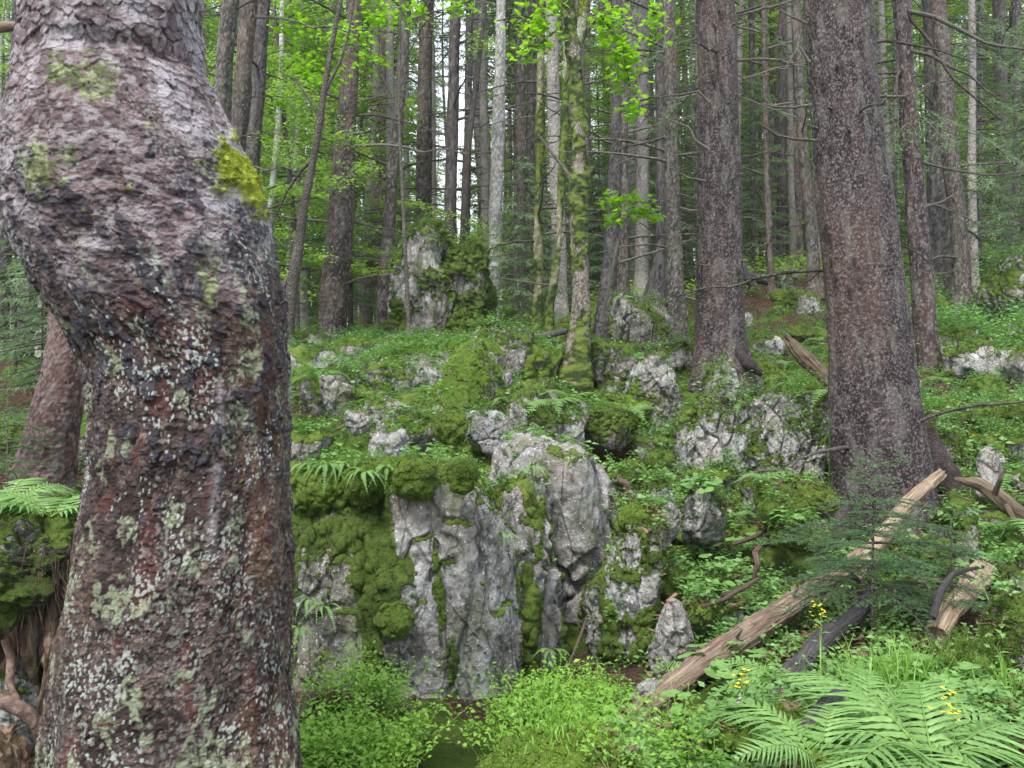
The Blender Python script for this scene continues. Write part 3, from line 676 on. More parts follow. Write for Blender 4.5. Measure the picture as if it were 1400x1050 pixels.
col = np.clip(col, 0, .8); col = col*(.50+.50*np.clip(col.mean(1)/.25, 0, 1))[:, None]
root = empty('spruce_tree', base_b); tag(root, 'huge bent trunk with scaly bark bulging over the left foreground', 'tree')
mb = MB(); mb.add(BV_-base_b, ringfaces(len(pys), kb)); ob('trunk', mb.mesh('trunk', M_BIGBARK, attrs={'col': np.clip(col, .01, .8)}), root)
BIG_ROOT, BIG_BASE = root, base_b
def big_part(name, mb, mat, label=None, attrs=None):
    o = ob(name, mb.mesh(name, mat, attrs=attrs), root, -base_b*0)
    if label: o['label'] = label
    return o
sb = tube(np.array([at(60, 40, YB), at(38, 37, YB-.02), at(15, 36, YB-.03), at(-6, 38, YB-.03)])-base_b, [.022, .016, .015, .017], 10)
ob('broken_branch', sb.mesh('broken_branch', M_WOOD), root)
# moss fuzz on the shoulder patch
idx = np.where(m2 > .45)[0]; idx = rng.choice(idx, min(len(idx), 8000)); 
fz = MB(); tV = np.array([(-.5, 0, 0), (.5, 0, 0), (.0, 1, .1)]); dirs = norm(N_[idx]+rng.normal(0, .5, (len(idx), 3)))
scat(fz, tV*np.array([.0020, .007, .004]), np.array([[0, 1, 2]]), BV_[idx]-base_b, frames(dirs, rng.uniform(0, 6, len(idx))), rng.uniform(.6, 1.5, len(idx)))
o = ob('moss_patch', fz.mesh('moss_patch', mat_leaf('shoulder_moss', [(.15, .20, .02), (.27, .33, .03), (.42, .46, .07)], .3, .7, 10), False), root)

# ------------------------------------------------------------------ trunks and crowns of the other trees
def flaky(r, scale, seed, pal, knots=(), ztop=99, mossf=None):
    """bark relief and colour for a mid distance spruce trunk"""
    def f(ringp, z, th):
        P = np.c_[ringp, z]; w1 = fbm(P*10, 3, seed)*.5
        sarc = th*r
        hh_, ai, ae = shingle(sarc/scale+w1, z/(scale*1.1)+w1, seed+3); a1 = 0*ae; a2 = ae*1.6
        d = (hh_*.28+(ai-.5)*.2)*scale
        d += fbm(P*np.array([6, 6, 1.5]), 3, seed+5)*.02+fbm(P*np.array([50, 50, 40]), 3, seed+6)*.004
        nA = fbm(P*9, 4, seed+7); nC = fbm(P*np.array([2.5, 2.5, 1.0]), 3, seed+8)
        c = np.ones((len(z), 3))*pal[0]; c = lerp3(sstep(-.4, .4, nA+(ai-.5)*1.2), c, pal[1]); c = lerp3(sstep(.0, .5, nC)*.7, c, pal[2])
        c = lerp3(sstep(.62, .8, ai+.2*fbm(P*40, 2, seed))*.6, c, pal[3]); c = c*(.75+.5*_h((ai*9999).astype(np.int64), np.zeros(len(z), np.int64), np.zeros(len(z), np.int64), 4))[:, None]
        c = lerp3((1-sstep(0, .16, a2-a1))*.75, c, (.02, .015, .016)); c = lerp3(.18*sstep(.15, .5, fbm(P*np.array([14, 14, 4]), 3, seed+30)), c, (.24, .25, .22))  # plate rims darkened: crevice shade put into the colour; then pale lichen
        for q in range(len(knots)):
            ka, kz = knots[q]; dd = np.sqrt((np.angle(np.exp(1j*(th-ka)))*r)**2+((z-kz)*.8)**2); kn = np.exp(-(dd/.030)**2); rg = np.exp(-((dd-.045)/.016)**2)
            d += kn*.014+rg*.007; c = lerp3(np.clip(kn*1.3, 0, 1)*.9, c, (.018, .014, .013)); c = lerp3(rg*.4, c, (.04, .03, .028))
        if mossf is not None:
            mm = mossf(P, z, th); mc = lerp3(sstep(-.4, .4, fbm(P*20, 3, 3)), np.ones((len(z), 3))*[.022, .036, .007], (.10, .14, .02))
            c = c*(1-mm)[:, None]+mc*mm[:, None]; d += mm*(.012+.012*fbm(P*14, 3, 9))*min(1, r/.22)
        return d, c
    return f
def make_trunk(samples, Y, k, nz, reli, seed, flare=None, top=None, dy=0.0, name='trunk'):
    """samples: (py, left, right) edges at distance Y, bottom to top"""
    S = np.array(sorted(samples, reverse=True), float)
    py = np.concatenate([np.linspace(S[0, 0], S[-1, 0], nz)])
    l = np.interp(-py, -S[:, 0], S[:, 1]); r = np.interp(-py, -S[:, 0], S[:, 2])
    kk = max(3, nz//40)|1; ker = np.ones(kk)/kk
    l = np.convolve(np.pad(l, kk//2, mode='edge'), ker, 'valid'); r = np.convolve(np.pad(r, kk//2, mode='edge'), ker, 'valid')
    cx = ((l+r)/2-700)/FPX*Y; hw = (r-l)/2/FPX*Y; z = ZC-(py-525)/FPX*Y
    # continue upward beyond the picture
    H = top or 18; sl = (cx[-1]-cx[-max(4, nz//6)])/(z[-1]-z[-max(4, nz//6)]+1e-6); sl = np.clip(sl, -.04, .04)
    zt = np.linspace(z[-1]+.1, z[-1]+H, 26); ft = np.linspace(0, 1, 26)
    cx = np.concatenate([cx, cx[-1]+sl*(zt-z[-1])]); hw = np.concatenate([hw, hw[-1]*(1-.85*ft)]); z = np.concatenate([z, zt])
    th = np.linspace(0, TAU, k, endpoint=False); Z, TH = np.meshgrid(z, th, indexing='ij'); CX = np.repeat(cx, k); HW = np.repeat(hw, k); zz, tt = Z.ravel(), TH.ravel()
    rr_ = HW.copy(); zb = z[0]
    if flare:
        for (a0, wd, amt, hgt) in flare:
            da = np.angle(np.exp(1j*(tt-a0))); rr_ = rr_+amt*np.exp(-(da/wd)**2)*np.exp(-np.maximum(zz-zb-.12, 0)/(hgt*1.25))
    rm = float(np.median(hw[:nz])); ringp = np.stack([np.cos(tt), np.sin(tt)], 1)*rm
    d, c = reli(ringp, zz, tt); rr_ = rr_+d
    base = np.array([cx[0], Y, 0.]); base[2] = z[0]
    V = np.stack([CX+rr_*np.cos(tt), Y+rr_*np.sin(tt)*.96+dy*(zz-zb), zz], 1)-base
    mb = MB(); mb.add(V, ringfaces(len(z), k))
    return mb.mesh(name, M_BIGBARK, attrs={'col': np.clip(c, .01, .8)}), base, (z, cx, hw)
PUR = [(.022, .016, .017), (.054, .040, .041), (.075, .047, .040), (.18, .16, .16)]
GRY = [(.04, .035, .031), (.085, .074, .066), (.08, .06, .047), (.18, .17, .16)]
BRN = [(.038, .030, .027), (.078, .062, .055), (.095, .062, .048), (.18, .16, .15)]
DRK = [(.033, .029, .031), (.065, .059, .063), (.07, .055, .05), (.14, .13, .135)]
# dead branches -------------------------------------------------------------------------------
def dead_branch(L, seed, droop=.15, up=0., sub=5, r0=.014):
    rs = np.random.default_rng(seed); n = 12; t = np.linspace(0, 1, n)
    P = np.stack([rs.normal(0, .06)*L*t**2, t*L, (up*t-droop*t**2+.10*t**3)*L], 1)+fbm(np.c_[t*5, t*0+seed, t*0], 2, seed)[:, None]*.03*L*t[:, None]
    mb = tube(P, r0*(1-.8*t)+.0015, 5, False)
    for i in range(sub):
        a = rs.uniform(.2, .95); p0 = P[int(a*(n-1))]; l2 = L*rs.uniform(.15, .4)*(1.1-a*.6); sd_ = rs.choice([-1, 1])
        q = np.linspace(0, 1, 5)[:, None]; d = norm(np.array([sd_*rs.uniform(.5, 1), rs.uniform(.4, 1), rs.uniform(-.5, .15)]))
        mb.merge(tube(p0+d*q*l2+np.array([0, 0, -.12*l2])*q**2, np.linspace(r0*.35, .0012, 5), 4, False))
    return mb.mesh('branch', M_TWIG)
DB = [dead_branch(1, 10+i, dr_, up_, sb_) for i, (dr_, up_, sb_) in enumerate([(.3, .1, 5), (.15, .3, 6), (.4, .35, 4), (.05, -.25, 6), (.25, .0, 7), (.5, .2, 3), (.1, .45, 5)])]
STUB = tube(np.array([(0, -.02, 0), (0, .03, .005), (.003, .065, .012)]), [.013, .009, .006], 6).mesh('branch', M_TWIG)
def add_branches(root, base, prof, n, seed, Lr=(.5, 1.6), zmax=None, stubs=10, ang=None, thick=1.):
    z, cx, hw = prof; rs = np.random.default_rng(seed); vis = z[(z < ZC+525/FPX*base[1]+1.0)]
    for i in range(n+stubs):
        st = i >= n
        zi = rs.uniform(vis[0]+.12*(vis[-1]-vis[0])+.3, vis[-1]) if not st else rs.uniform(vis[0]+.5, vis[-1])
        c = np.interp(zi, z, cx); h = np.interp(zi, z, hw); a = rs.uniform(0, TAU) if not st else rs.uniform(math.pi*1.05, math.pi*1.95)
        if not st and rs.random() < .7: a = rs.choice([rs.uniform(-.5, .5), rs.uniform(math.pi-.5, math.pi+.5)])
        o = bpy.data.objects.new('branch', STUB if st else DB[rs.integers(len(DB))]); COL.objects.link(o); o.parent = root
        o.location = (c-base[0]+h*.93*math.cos(a), h*.93*math.sin(a), zi-base[2]); s_ = 1.6*h/.2 if st else rs.uniform(*Lr)
        s_ = min(s_, 1.7)*rs.uniform(.5, 1) if st else s_; o.scale = (s_*thick, s_, s_*thick) if not st else (s_, s_, s_); o.rotation_euler = (rs.uniform(-.1, .1), 0, a-math.pi/2)
KN = np.random.default_rng(77)
def knot_list(n, z0, z1): return [(KN.uniform(3.3, 6.1), KN.uniform(z0, z1)) for i in range(n)]
def tree(samples, Y, label, seed, pal=BRN, k=90, nz=300, scale=.03, flare=None, branches=10, stubs=10, Lr=(.5, 1.5), top=16, group=None, name='spruce_tree', mossf=None, cat='tree', crown=None, dy=0, knots=()):
    samples = [(samples[0][0]+(32 if Y < 15 else 10), samples[0][1]-1, samples[0][2]+1)]+list(samples)
    me, base, prof = make_trunk(samples, Y, k, nz, flaky((samples[0][2]-samples[0][1])/2/FPX*Y, scale, seed, pal, mossf=mossf, knots=knots), seed, flare, top, dy)
    r = empty(name, base); tag(r, label, cat, group); ob('trunk', me, r); add_branches(r, base, prof, branches, seed, Lr, stubs=stubs)
    return r, base, prof
def mfoot(hh, amt=.5):
    return lambda P, z, th: sstep(.1, .35, fbm(P*6, 3, 4)+amt*np.exp(-(z-z.min())/hh)-.25)
T_, bT, pT = tree([(740, 1142, 1300), (720, 1142, 1288), (690, 1142, 1280), (650, 1141, 1272), (600, 1138, 1262), (500, 1135, 1246), (400, 1130, 1234), (300, 1121, 1219), (200, 1114, 1206), (100, 1107, 1195), (0, 1102, 1188)],
     7.9, 'largest straight spruce trunk, right of centre, flaring into a root at its foot', 301, PUR, 340, 1000, .013, [(0.15, .40, .28, .22), (3.9, .35, .10, .2), (5.2, .4, .10, .25), (2.3, .5, .15, .2)], 9, 16, (.6, 1.5), knots=knot_list(26, 1.0, 5.2))
R_, bR, pR = tree([(505, 947, 1030), (490, 948, 1024), (470, 950, 1020), (400, 952, 1015), (270, 955, 1012), (100, 955, 1007), (0, 953, 1003)],
     12.6, 'thick dark purple-brown spruce trunk standing on the slope right of the picture centre', 302, [tuple(x*.85 for x in p) for p in PUR], 220, 640, .018, [(0.0, .35, .28, .14), (5.0, .5, .1, .2), (3.6, .4, .12, .2)], 9, 22, (.5, 1.7), knots=knot_list(26, 2.6, 7.4))
tree([(480, 430, 474), (450, 434, 473), (300, 449, 483), (200, 456, 485), (100, 467, 489), (0, 475, 493)], 15.5, 'straight brown spruce trunk left of the far boulder, tallest clear stem there', 303, BRN, 110, 420, .03, None, 14, 14, (.8, 2.2))
mm_moss = lambda P, z, th: np.clip(sstep(-.08, .16, fbm(P*np.array([7, 7, 4.2]), 4, 55, .6)+.10+.9*np.exp(-(z-z.min())/.35)-.38*np.exp(-((z-z.min()-1.1)/.6)**2)), 0, 1)
Mt, bM, pM = tree([(510, 765, 810), (490, 772, 807), (450, 780, 806), (400, 782, 805), (350, 783, 803), (290, 779, 803), (270, 777, 806), (245, 777, 807), (230, 781, 802), (200, 785, 802), (140, 780, 797), (90, 777, 794), (60, 775, 795), (40, 770, 787), (0, 766, 784)], 11,
     'moss spotted maple trunk forking near the top of the picture, patches of bare pinkish bark', 304, [(.09, .07, .06), (.17, .135, .115), (.15, .11, .09), (.30, .28, .26)], 90, 460, .02, [(3.4, .5, .05, .25), (5.5, .5, .03, .25)], 0, 0, top=7, mossf=mm_moss, name='maple_tree')
def px_tube(pts, Y, base, k=8, dy=0):
    P = np.array([at(p[0], p[1], Y+(p[3] if len(p) > 3 else 0)) for p in pts])-base; rad = np.array([p[2]/FPX*Y for p in pts])
    t = np.linspace(0, 1, len(P)); tt = np.linspace(0, 1, len(P)*4); return tube(np.stack([np.interp(tt, t, P[:, i]) for i in range(3)], 1), np.interp(tt, t, rad), k)
ob('limb', px_tube([(788, 62, 8), (795, 40, 8), (797, 15, 7.5), (801, -60, 7), (815, -200, 5)], 11, bM).mesh('limb', M_BARK_MOSS), Mt)
ob('branch', px_tube([(780, 243, 3.4), (770, 228, 2.4), (755, 210, 2.), (745, 196, 1.6), (735, 183, 1)], 11, bM).mesh('branch', M_TWIG), Mt)
ob('branch', px_tube([(800, 245, 3), (806, 236, 2.4), (811, 228, 1.8)], 11, bM).mesh('branch', M_BARK_MOSS), Mt)
ob('branch', px_tube([(782, 50, 2.2), (760, 42, 1.6), (730, 66, 1.2), (705, 92, .8)], 11, bM).mesh('branch', M_TWIG), Mt)
ob('branch', px_tube([(796, 55, 2.2), (820, 20, 1.6), (850, 60, 1.2), (862, 120, .8), (858, 170, .5)], 11, bM).mesh('branch', M_TWIG), Mt)
tree([(520, 1252, 1290), (480, 1251, 1283), (400, 1246, 1277), (250, 1238, 1261), (100, 1227, 1249), (0, 1223, 1244)], 13.2, 'slim reddish spruce trunk just right of the largest trunk', 305, PUR, 90, 340, .03, None, 8, 10, (.5, 1.6))
tree([(450, 1296, 1348), (430, 1299, 1335), (390, 1303, 1327), (330, 1303, 1323), (200, 1286, 1308), (100, 1280, 1302), (0, 1274, 1292)], 17.5, 'spruce trunk with spreading roots on a rock at the right', 306, BRN, 80, 300, .035, [(0, .5, .25, .15), (3.6, .5, .15, .15)], 9, 8, (.8, 2.))
tree([(425, 1267, 1302), (350, 1270, 1300), (200, 1268, 1293), (0, 1262, 1284)], 19.5, 'dark trunk behind the rooted one on the right, partly hidden', 307, DRK, 60, 200, .04, None, 6, 4, (.8, 2))
tree([(470, 908, 940), (440, 910, 937), (300, 910, 930), (150, 908, 925), (0, 906, 922)], 14.5, 'slim brown-grey spruce trunk close to the left of the thick dark one', 308, GRY, 80, 320, .03, [(0, .6, .1, .2)], 16, 10, (.8, 2.2))
tree([(425, 876, 920), (405, 885, 910), (360, 892, 909), (300, 897, 908), (0, 897, 907)], 18.5, 'dark narrow trunk flaring at its foot behind the slim brown-grey one', 309, DRK, 50, 200, .04, [(3.3, .6, .25, .3)], 10, 4, (.8, 2.2))
tree([(460, 811, 842), (430, 815, 842), (380, 822, 843), (300, 829, 847), (200, 836, 849), (0, 836, 848)], 15.5, 'blue-grey trunk curving at its foot, left one of the close pair right of the maple', 310, DRK, 70, 280, .03, None, 12, 8, (.8, 2))
tree([(415, 841, 863), (380, 843, 860), (300, 846, 858), (0, 849, 858)], 18, 'brown right one of the close pair of trunks right of the maple', 311, BRN, 50, 200, .04, None, 10, 4, (.8, 2))
# left hand group
tree([(560, 240, 275), (400, 262, 290), (190, 288, 312), (90, 296, 318), (0, 304, 328)], 13, 'pale brown trunk nearest the bent one, left of a group of three', 312, GRY, 70, 260, .03, None, 12, 6, (.6, 1.6))
tree([(560, 275, 305), (400, 292, 320), (190, 312, 337), (90, 324, 344), (0, 330, 350)], 13.8, 'middle trunk of the group of three beside the bent one, with small twigs', 313, BRN, 70, 260, .03, None, 16, 6, (.6, 1.8))
tree([(520, 318, 345), (400, 322, 348), (230, 334, 354), (100, 345, 362), (0, 350, 368)], 15, 'dark right trunk of the group of three beside the bent one', 314, DRK, 60, 220, .03, None, 12, 6, (.6, 1.8))
tree([(480, 512, 537), (400, 517, 537), (250, 528, 543), (100, 543, 556), (0, 550, 562)], 18, 'patchy grey trunk leaning slightly right, just left of the far boulder', 315, GRY, 56, 240, .05, None, 12, 4, (.8, 2))
tree([(485, 492, 508), (400, 497, 511), (250, 510, 522), (100, 518, 528), (0, 524, 533)], 22, 'tan slender trunk between the brown clear stem and the patchy grey one', 316, [(.16, .12, .10), (.26, .21, .18), (.2, .15, .12), (.35, .31, .28)], 36, 160, .05, None, 8, 0, (.8, 2))
tree([(440, 567, 590), (300, 568, 590), (100, 572, 590), (0, 575, 592)], 24, 'straight brown trunk rising behind the tall far block', 317, BRN, 44, 150, .05, None, 10, 0, (1, 2.5))
tree([(440, 606, 626), (300, 608, 624), (100, 614, 627), (0, 617, 629)], 21, 'dark trunk rising behind the gap between the twin boulders', 318, DRK, 44, 150, .05, None, 10, 0, (1, 2.5))
tree([(440, 628, 642), (300, 631, 642), (120, 636, 645), (0, 638, 647)], 23, 'thin dark stem by the bright gap of sky above the far dome', 319, DRK, 36, 150, .05, None, 10, 0, (1, 2.5))
tree([(430, 664, 685), (410, 665, 683), (250, 671, 688), (35, 679, 691), (0, 680, 691)], 20, 'pale grey straight trunk with short black twigs right of the far dome', 320, [(.25, .245, .24), (.38, .375, .37), (.3, .29, .28), (.5, .5, .5)], 56, 240, .05, None, 26, 10, (.3, .9))
tree([(445, 700, 718), (300, 702, 718), (0, 706, 718)], 23, 'left one of the close ladder-like grey trunks left of the maple', 321, GRY, 44, 160, .05, None, 22, 0, (.6, 2.4))
tree([(445, 719, 733), (300, 719, 732), (0, 722, 733)], 24.5, 'right one of the close ladder-like grey trunks left of the maple', 322, GRY, 40, 160, .05, None, 22, 0, (.6, 2.4))
mm2 = lambda P, z, th: sstep(-.15, .15, fbm(P*np.array([3, 3, 1.5]), 3, 66)+.15)
tree([(445, 727, 742), (400, 731, 741), (250, 731, 740), (100, 735, 742), (0, 738, 745)], 16, 'thin mossy trunk with yellow-green bark left of the maple', 323, [(.12, .12, .06), (.20, .2, .12), (.2, .2, .1), (.3, .3, .2)], 40, 200, .05, None, 10, 0, (.8, 2), mossf=mm2)
tree([(450, 745, 757), (420, 747, 756), (330, 762, 768), (250, 764, 771), (150, 769, 776), (0, 772, 778)], 14.5, 'thin bent mossy stem touching the maple trunk on its left', 324, [(.12, .12, .06), (.22, .2, .14), (.2, .2, .1), (.3, .3, .2)], 36, 200, .05, None, 6, 0, (.6, 1.4), mossf=mm2)
tree([(420, 866, 876), (0, 864, 872)], 26, 'left one of the thin whitish stems behind the close pair', 325, [(.3, .3, .28), (.42, .42, .4), (.36, .35, .33), (.5, .5, .5)], 28, 100, .05, None, 6, 0, (.6, 1.4))
tree([(400, 881, 890), (0, 879, 886)], 27, 'right one of the thin whitish stems behind the close pair', 326, [(.3, .3, .28), (.42, .42, .4), (.36, .35, .33), (.5, .5, .5)], 28, 100, .05, None, 6, 0, (.6, 1.4))
tree([(405, 1049, 1064), (390, 1050, 1060), (350, 1047, 1056), (200, 1044, 1051), (0, 1041, 1048)], 20, 'thin curved stem growing out of the leafy slope beside dead logs', 327, BRN, 36, 180, .04, None, 12, 0, (.8, 2))
tree([(400, 1100, 1132), (385, 1105, 1124), (300, 1100, 1115), (190, 1090, 1103), (0, 1083, 1094)], 19.5, 'smooth brown trunk leaning left close beside the largest trunk', 328, GRY, 50, 200, .04, None, 14, 0, (.8, 2))
tree([(368, 1081, 1098), (250, 1082, 1095), (120, 1083, 1094), (100, 1084, 1093)], 27, 'dark broken snag with torn orange wood behind the slope', 329, [(.05, .04, .04), (.09, .07, .06), (.32, .18, .09), (.2, .15, .12)], 36, 150, .06, None, 3, 0, (.6, 1.4), top=.6)
tree([(370, 1112, 1121), (200, 1111, 1118), (0, 1108, 1115)], 28, 'thin pale grey stem squeezed beside the largest trunk', 330, [(.25, .25, .24), (.36, .36, .34), (.3, .3, .28), (.5, .5, .5)], 28, 100, .06, None, 6, 0, (.6, 1.4))
for i, (a, b, yb, Y, dx, lab) in enumerate([(1027, 1035, 375, 26, -3, 'leftmost dark stem in the stand between the thick dark trunk and the largest one'), (1062, 1073, 365, 28, 3, 'blue-dark stem in the middle of that far stand above the dead logs'), (1052, 1059, 368, 30, 0, 'slender brown stem behind the thin curved one'),
        (1366, 1381, 350, 24, -8, 'upright trunk near the upper right corner, wider one of the far pair'), (1363, 1367, 352, 26, 0, 'reddish thin stem at the upper right beside the far pair'), (1388, 1394, 352, 28, -4, 'thin dark stem at the extreme upper right'), (1326, 1341, 360, 23, 2, 'dark trunk between the rooted trunk and the high crag')]):
    tree([(yb+8, a, b), (0, a+dx, b+dx)], Y, lab, 340+i, [DRK, DRK, BRN, GRY, [(.2, .1, .07), (.28, .15, .1), (.2, .1, .07), (.3, .2, .15)], DRK, DRK][i], 28, 100, .05, None, 8, 0, (.8, 2.2))
# leaning tree seen behind the bent trunk, and the grey one beyond
tree([(690, 10, 100), (660, 15, 97), (620, 28, 103), (560, 45, 112), (520, 58, 116), (440, 70, 116), (400, 72, 118), (300, 84, 126), (0, 110, 145)], 7.2, 'reddish trunk leaning right, seen low at the left behind the bent trunk', 350, [(.05, .030, .028), (.09, .054, .050), (.11, .06, .05), (.18, .13, .13)], 150, 420, .026, None, 0, 4)
tree([(500, 14, 44), (400, 26, 50), (300, 36, 56), (0, 60, 78)], 15, 'grey trunk in the dark wood at the far left edge', 351, DRK, 50, 160, .04, None, 8, 0)
tree([(490, 60, 78), (300, 72, 88), (0, 90, 104)], 19, 'thin dark trunk behind the leaning reddish one', 352, DRK, 50, 160, .04, None, 8, 0)
tree([(490, -8, 10), (300, 0, 16), (0, 20, 34)], 17, 'black trunk cut by the left edge of the picture', 353, DRK, 50, 160, .04, None, 8, 0)
# curvy dark young beech left of the brown stem
def stem_tree(pts, Y, label, mat=M_BARK_DARK, name='young_beech', branches=()):
    b = at(pts[0][0], pts[0][1], Y); r = empty(name, b); tag(r, label, 'tree'); ob('trunk', px_tube(pts, Y, b, 12).mesh('trunk', mat), r)
    for br in branches: ob('branch', px_tube(br, Y, b, 6).mesh('branch', mat), r)
    return r, b
SB1, bSB1 = stem_tree([(392, 478, 11), (394, 440, 9), (400, 390, 8.5), (407, 345, 7.5), (416, 280, 6), (428, 220, 5), (438, 165, 4.5), (443, 125, 4.2), (454, 60, 3.6), (466, 0, 3), (476, -100, 2.4), (480, -250, 1.5)], 13, 'dark curving young beech stem between the group of three and the clear brown stem', M_BARK_DARK,
     branches=[[(442, 130, 3), (452, 110, 2.4), (465, 85, 2), (478, 40, 1.6), (486, -20, 1)], [(430, 215, 2.4), (410, 235, 2), (392, 262, 1.6), (375, 300, 1.2), (368, 320, .8)], [(438, 165, 2), (425, 140, 1.6), (405, 110, 1.2), (380, 96, .8)], [(407, 345, 3), (398, 375, 4), (386, 395, 4)]])
SB2, bSB2 = stem_tree([(366, 480, 6), (367, 330, 5), (373, 250, 4.5), (380, 180, 4), (384, 100, 3.5), (386, 0, 3), (388, -150, 2)], 17, 'straight thin grey beech stem among bright leaves left of the curving one', M_BARK_PALE)
SB3, bSB3 = stem_tree([(636, 440, 5), (634, 300, 5), (640, 200, 4.5), (650, 120, 4), (660, 40, 3), (668, -50, 2)], 19, 'thin dark beech stem leaning right against the sky gap', M_BARK_DARK)

def px_branch(rootname, pts, Y, base):
    ob('branch', px_tube(pts, Y, base, 6).mesh('branch', M_TWIG), rootname)
for p in ([(1117, 192, 2.2), (1085, 190, 1.8), (1060, 184, 1.4), (1042, 172, 1, -.3)], [(1110, 143, 2), (1085, 147, 1.7), (1060, 146, 1.3), (1043, 142, .9)], [(1205, 132, 2.2), (1235, 132, 1.6), (1262, 120, 1.1), (1275, 112, .8)], [(1103, 32, 1.8), (1080, 22, 1.3), (1062, 10, .9)], [(1107, 85, 1.8), (1092, 62, 1.4), (1070, 100, .8)]):
    px_branch(T_, [(a, b, c, (d[0] if d else 0)-.1) for a, b, c, *d in p], 7.9, bT)
for p in ([(975, 96, 2.4), (970, 70, 1.8), (967, 40, 1.2)], [(970, 140, 2.2), (955, 125, 1.5), (925, 130, 1.), (890, 133, .6)], [(970, 205, 2.4), (950, 192, 1.8), (943, 175, 1.3), (905, 160, .8)], [(965, 248, 2.2), (940, 243, 1.4), (915, 228, .9)], [(1008, 18, 2.2), (1040, 8, 1.5), (1060, 0, 1)]):
    px_branch(R_, [(a, b, c, -.37) for a, b, c in p], 12.6, bR)
for o in list(COL.objects):
    if o.type == 'EMPTY' and 'slim reddish' in str(o.get('label', '')):
        for p in ([(1240, 15, 3), (1275, 22, 2.8), (1315, 42, 2.4), (1350, 60, 2), (1420, 70, 1.4)], [(1244, 70, 2.6), (1272, 75, 2.4), (1300, 92, 2), (1325, 102, 1.5), (1350, 125, 1.1), (1375, 140, .8)], [(1232, 95, 2.2), (1226, 105, 2.2), (1226, 130, 1.6), (1230, 150, 1)], [(1240, 20, 2.4), (1270, 55, 2), (1300, 105, 1.8), (1340, 140, 1.4), (1370, 165, 1)], [(1260, 222, 2), (1300, 232, 1.6), (1350, 240, 1.2), (1400, 235, .8)], [(1258, 285, 1.8), (1290, 275, 1.3), (1310, 262, .9)]):
            px_branch(o, [(a, b, c, -.1) for a, b, c in p], 13.2, np.array(o.location))

for pts, Y, rt, bb in (([(1262, 590, 16, .15), (1283, 640, 20, .0), (1308, 672, 19, -.15), (1335, 700, 15, -.25), (1362, 735, 9, -.3)], 7.9, T_, bT), ([(1150, 690, 14, -.2), (1146, 725, 14, -.35), (1140, 760, 8, -.45)], 7.9, T_, bT), ([(1215, 700, 18, -.35), (1225, 740, 16, -.55), (1235, 790, 8, -.7)], 7.9, T_, bT),
        ([(1000, 475, 8, -.25), (1012, 488, 9, -.35), (1026, 500, 8, -.42), (1042, 512, 4, -.45)], 12.6, R_, bR)):
    m = px_tube(pts, Y, bb, 20); V, Q, T, qm, tm = m.arr(); V = V+fbm(V*9, 3, 7)[:, None]*.012+fbm(V*40, 3, 8)[:, None]*.004; m.V = [V]; m.Q = [Q]; m.T = [T]; m.qm = [qm]; m.tm = [tm]
    ob('root', m.mesh('root', M_BARK_PURPLE), rt)
# ------------------------------------------------------------------ foliage templates
LEAF = (np.array([(0, 0, 0), (.3, .4, .05), (0, 1, 0), (-.3, .4, .05)]), np.array([[0, 1, 2, 3]]))
def maple_leaf():
    a = np.radians([-90, -35, -15, 12, 32, 52, 70, 90, 110, 128, 148, 168, 195, 215]); r_ = [.12, .40, .30, .85, .48, .92, .52, 1.1, .52, .92, .48, .85, .30, .40]
    V = np.array([[0, .25, .0]]+[[math.cos(x)*q*.55, .25+math.sin(x)*q*.7, -.05*q] for x, q in zip(a, r_)])
    n = len(a); return V, np.array([[0, 1+i, 1+(i+1) % n] for i in range(n)])
MAPLE = maple_leaf()
def leaf_cloud(mb, pts, size, rs, flat=.35, tpl=LEAF, mi=0):
    n = len(pts); a = rs.uniform(0, TAU, n); d = np.stack([np.cos(a), np.sin(a), rs.normal(-.15, flat, n)], 1)
    scat(mb, tpl[0], tpl[1], pts, frames(d, rs.normal(0, .35, n)), rs.uniform(.7, 1.3, n)*size, mi)
# beech: layered horizontal sprays
def spray_pts(rs, n, L, wdt):
    t = rs.uniform(0, 1, n); w_ = wdt*np.sin(np.pi*np.clip(t*.85+.12, 0, 1)); x = rs.uniform(-1, 1, n)*w_; return np.stack([x, t*L, -.18*L*t**2+.06*rs.normal(size=n)*.5-abs(x)*.1], 1)
def beech_mesh(seed, H=8, zlo=.8, nsp=46, per=210, leaf=.075, spread=2.0):
    rs = np.random.default_rng(seed); mb = MB(); tw = MB()
    for i in range(nsp):
        z = rs.uniform(zlo, H); a = rs.uniform(0, TAU); L = rs.uniform(.5, 1)*spread*(1-.45*z/H)*rs.uniform(.6, 1.2); P = spray_pts(rs, per, L, L*.42)
        c, s_ = math.cos(a), math.sin(a); M = np.array([[c, -s_, 0], [s_, c, 0], [0, 0, 1]]); P = P@M.T+np.array([0, 0, z])
        leaf_cloud(mb, P, leaf, rs)
        q = np.linspace(0, 1, 5)[:, None]; e = M@np.array([0, L, -.18*L]); tw.merge(tube(np.array([0, 0, z-.15])+q*(e+np.array([0, 0, .15])), np.linspace(.012, .003, 5), 3, False))
    mb.merge(tw, mi=1)
    return mb.mesh('crown', [M_BEECH, M_BARK_DARK], False)
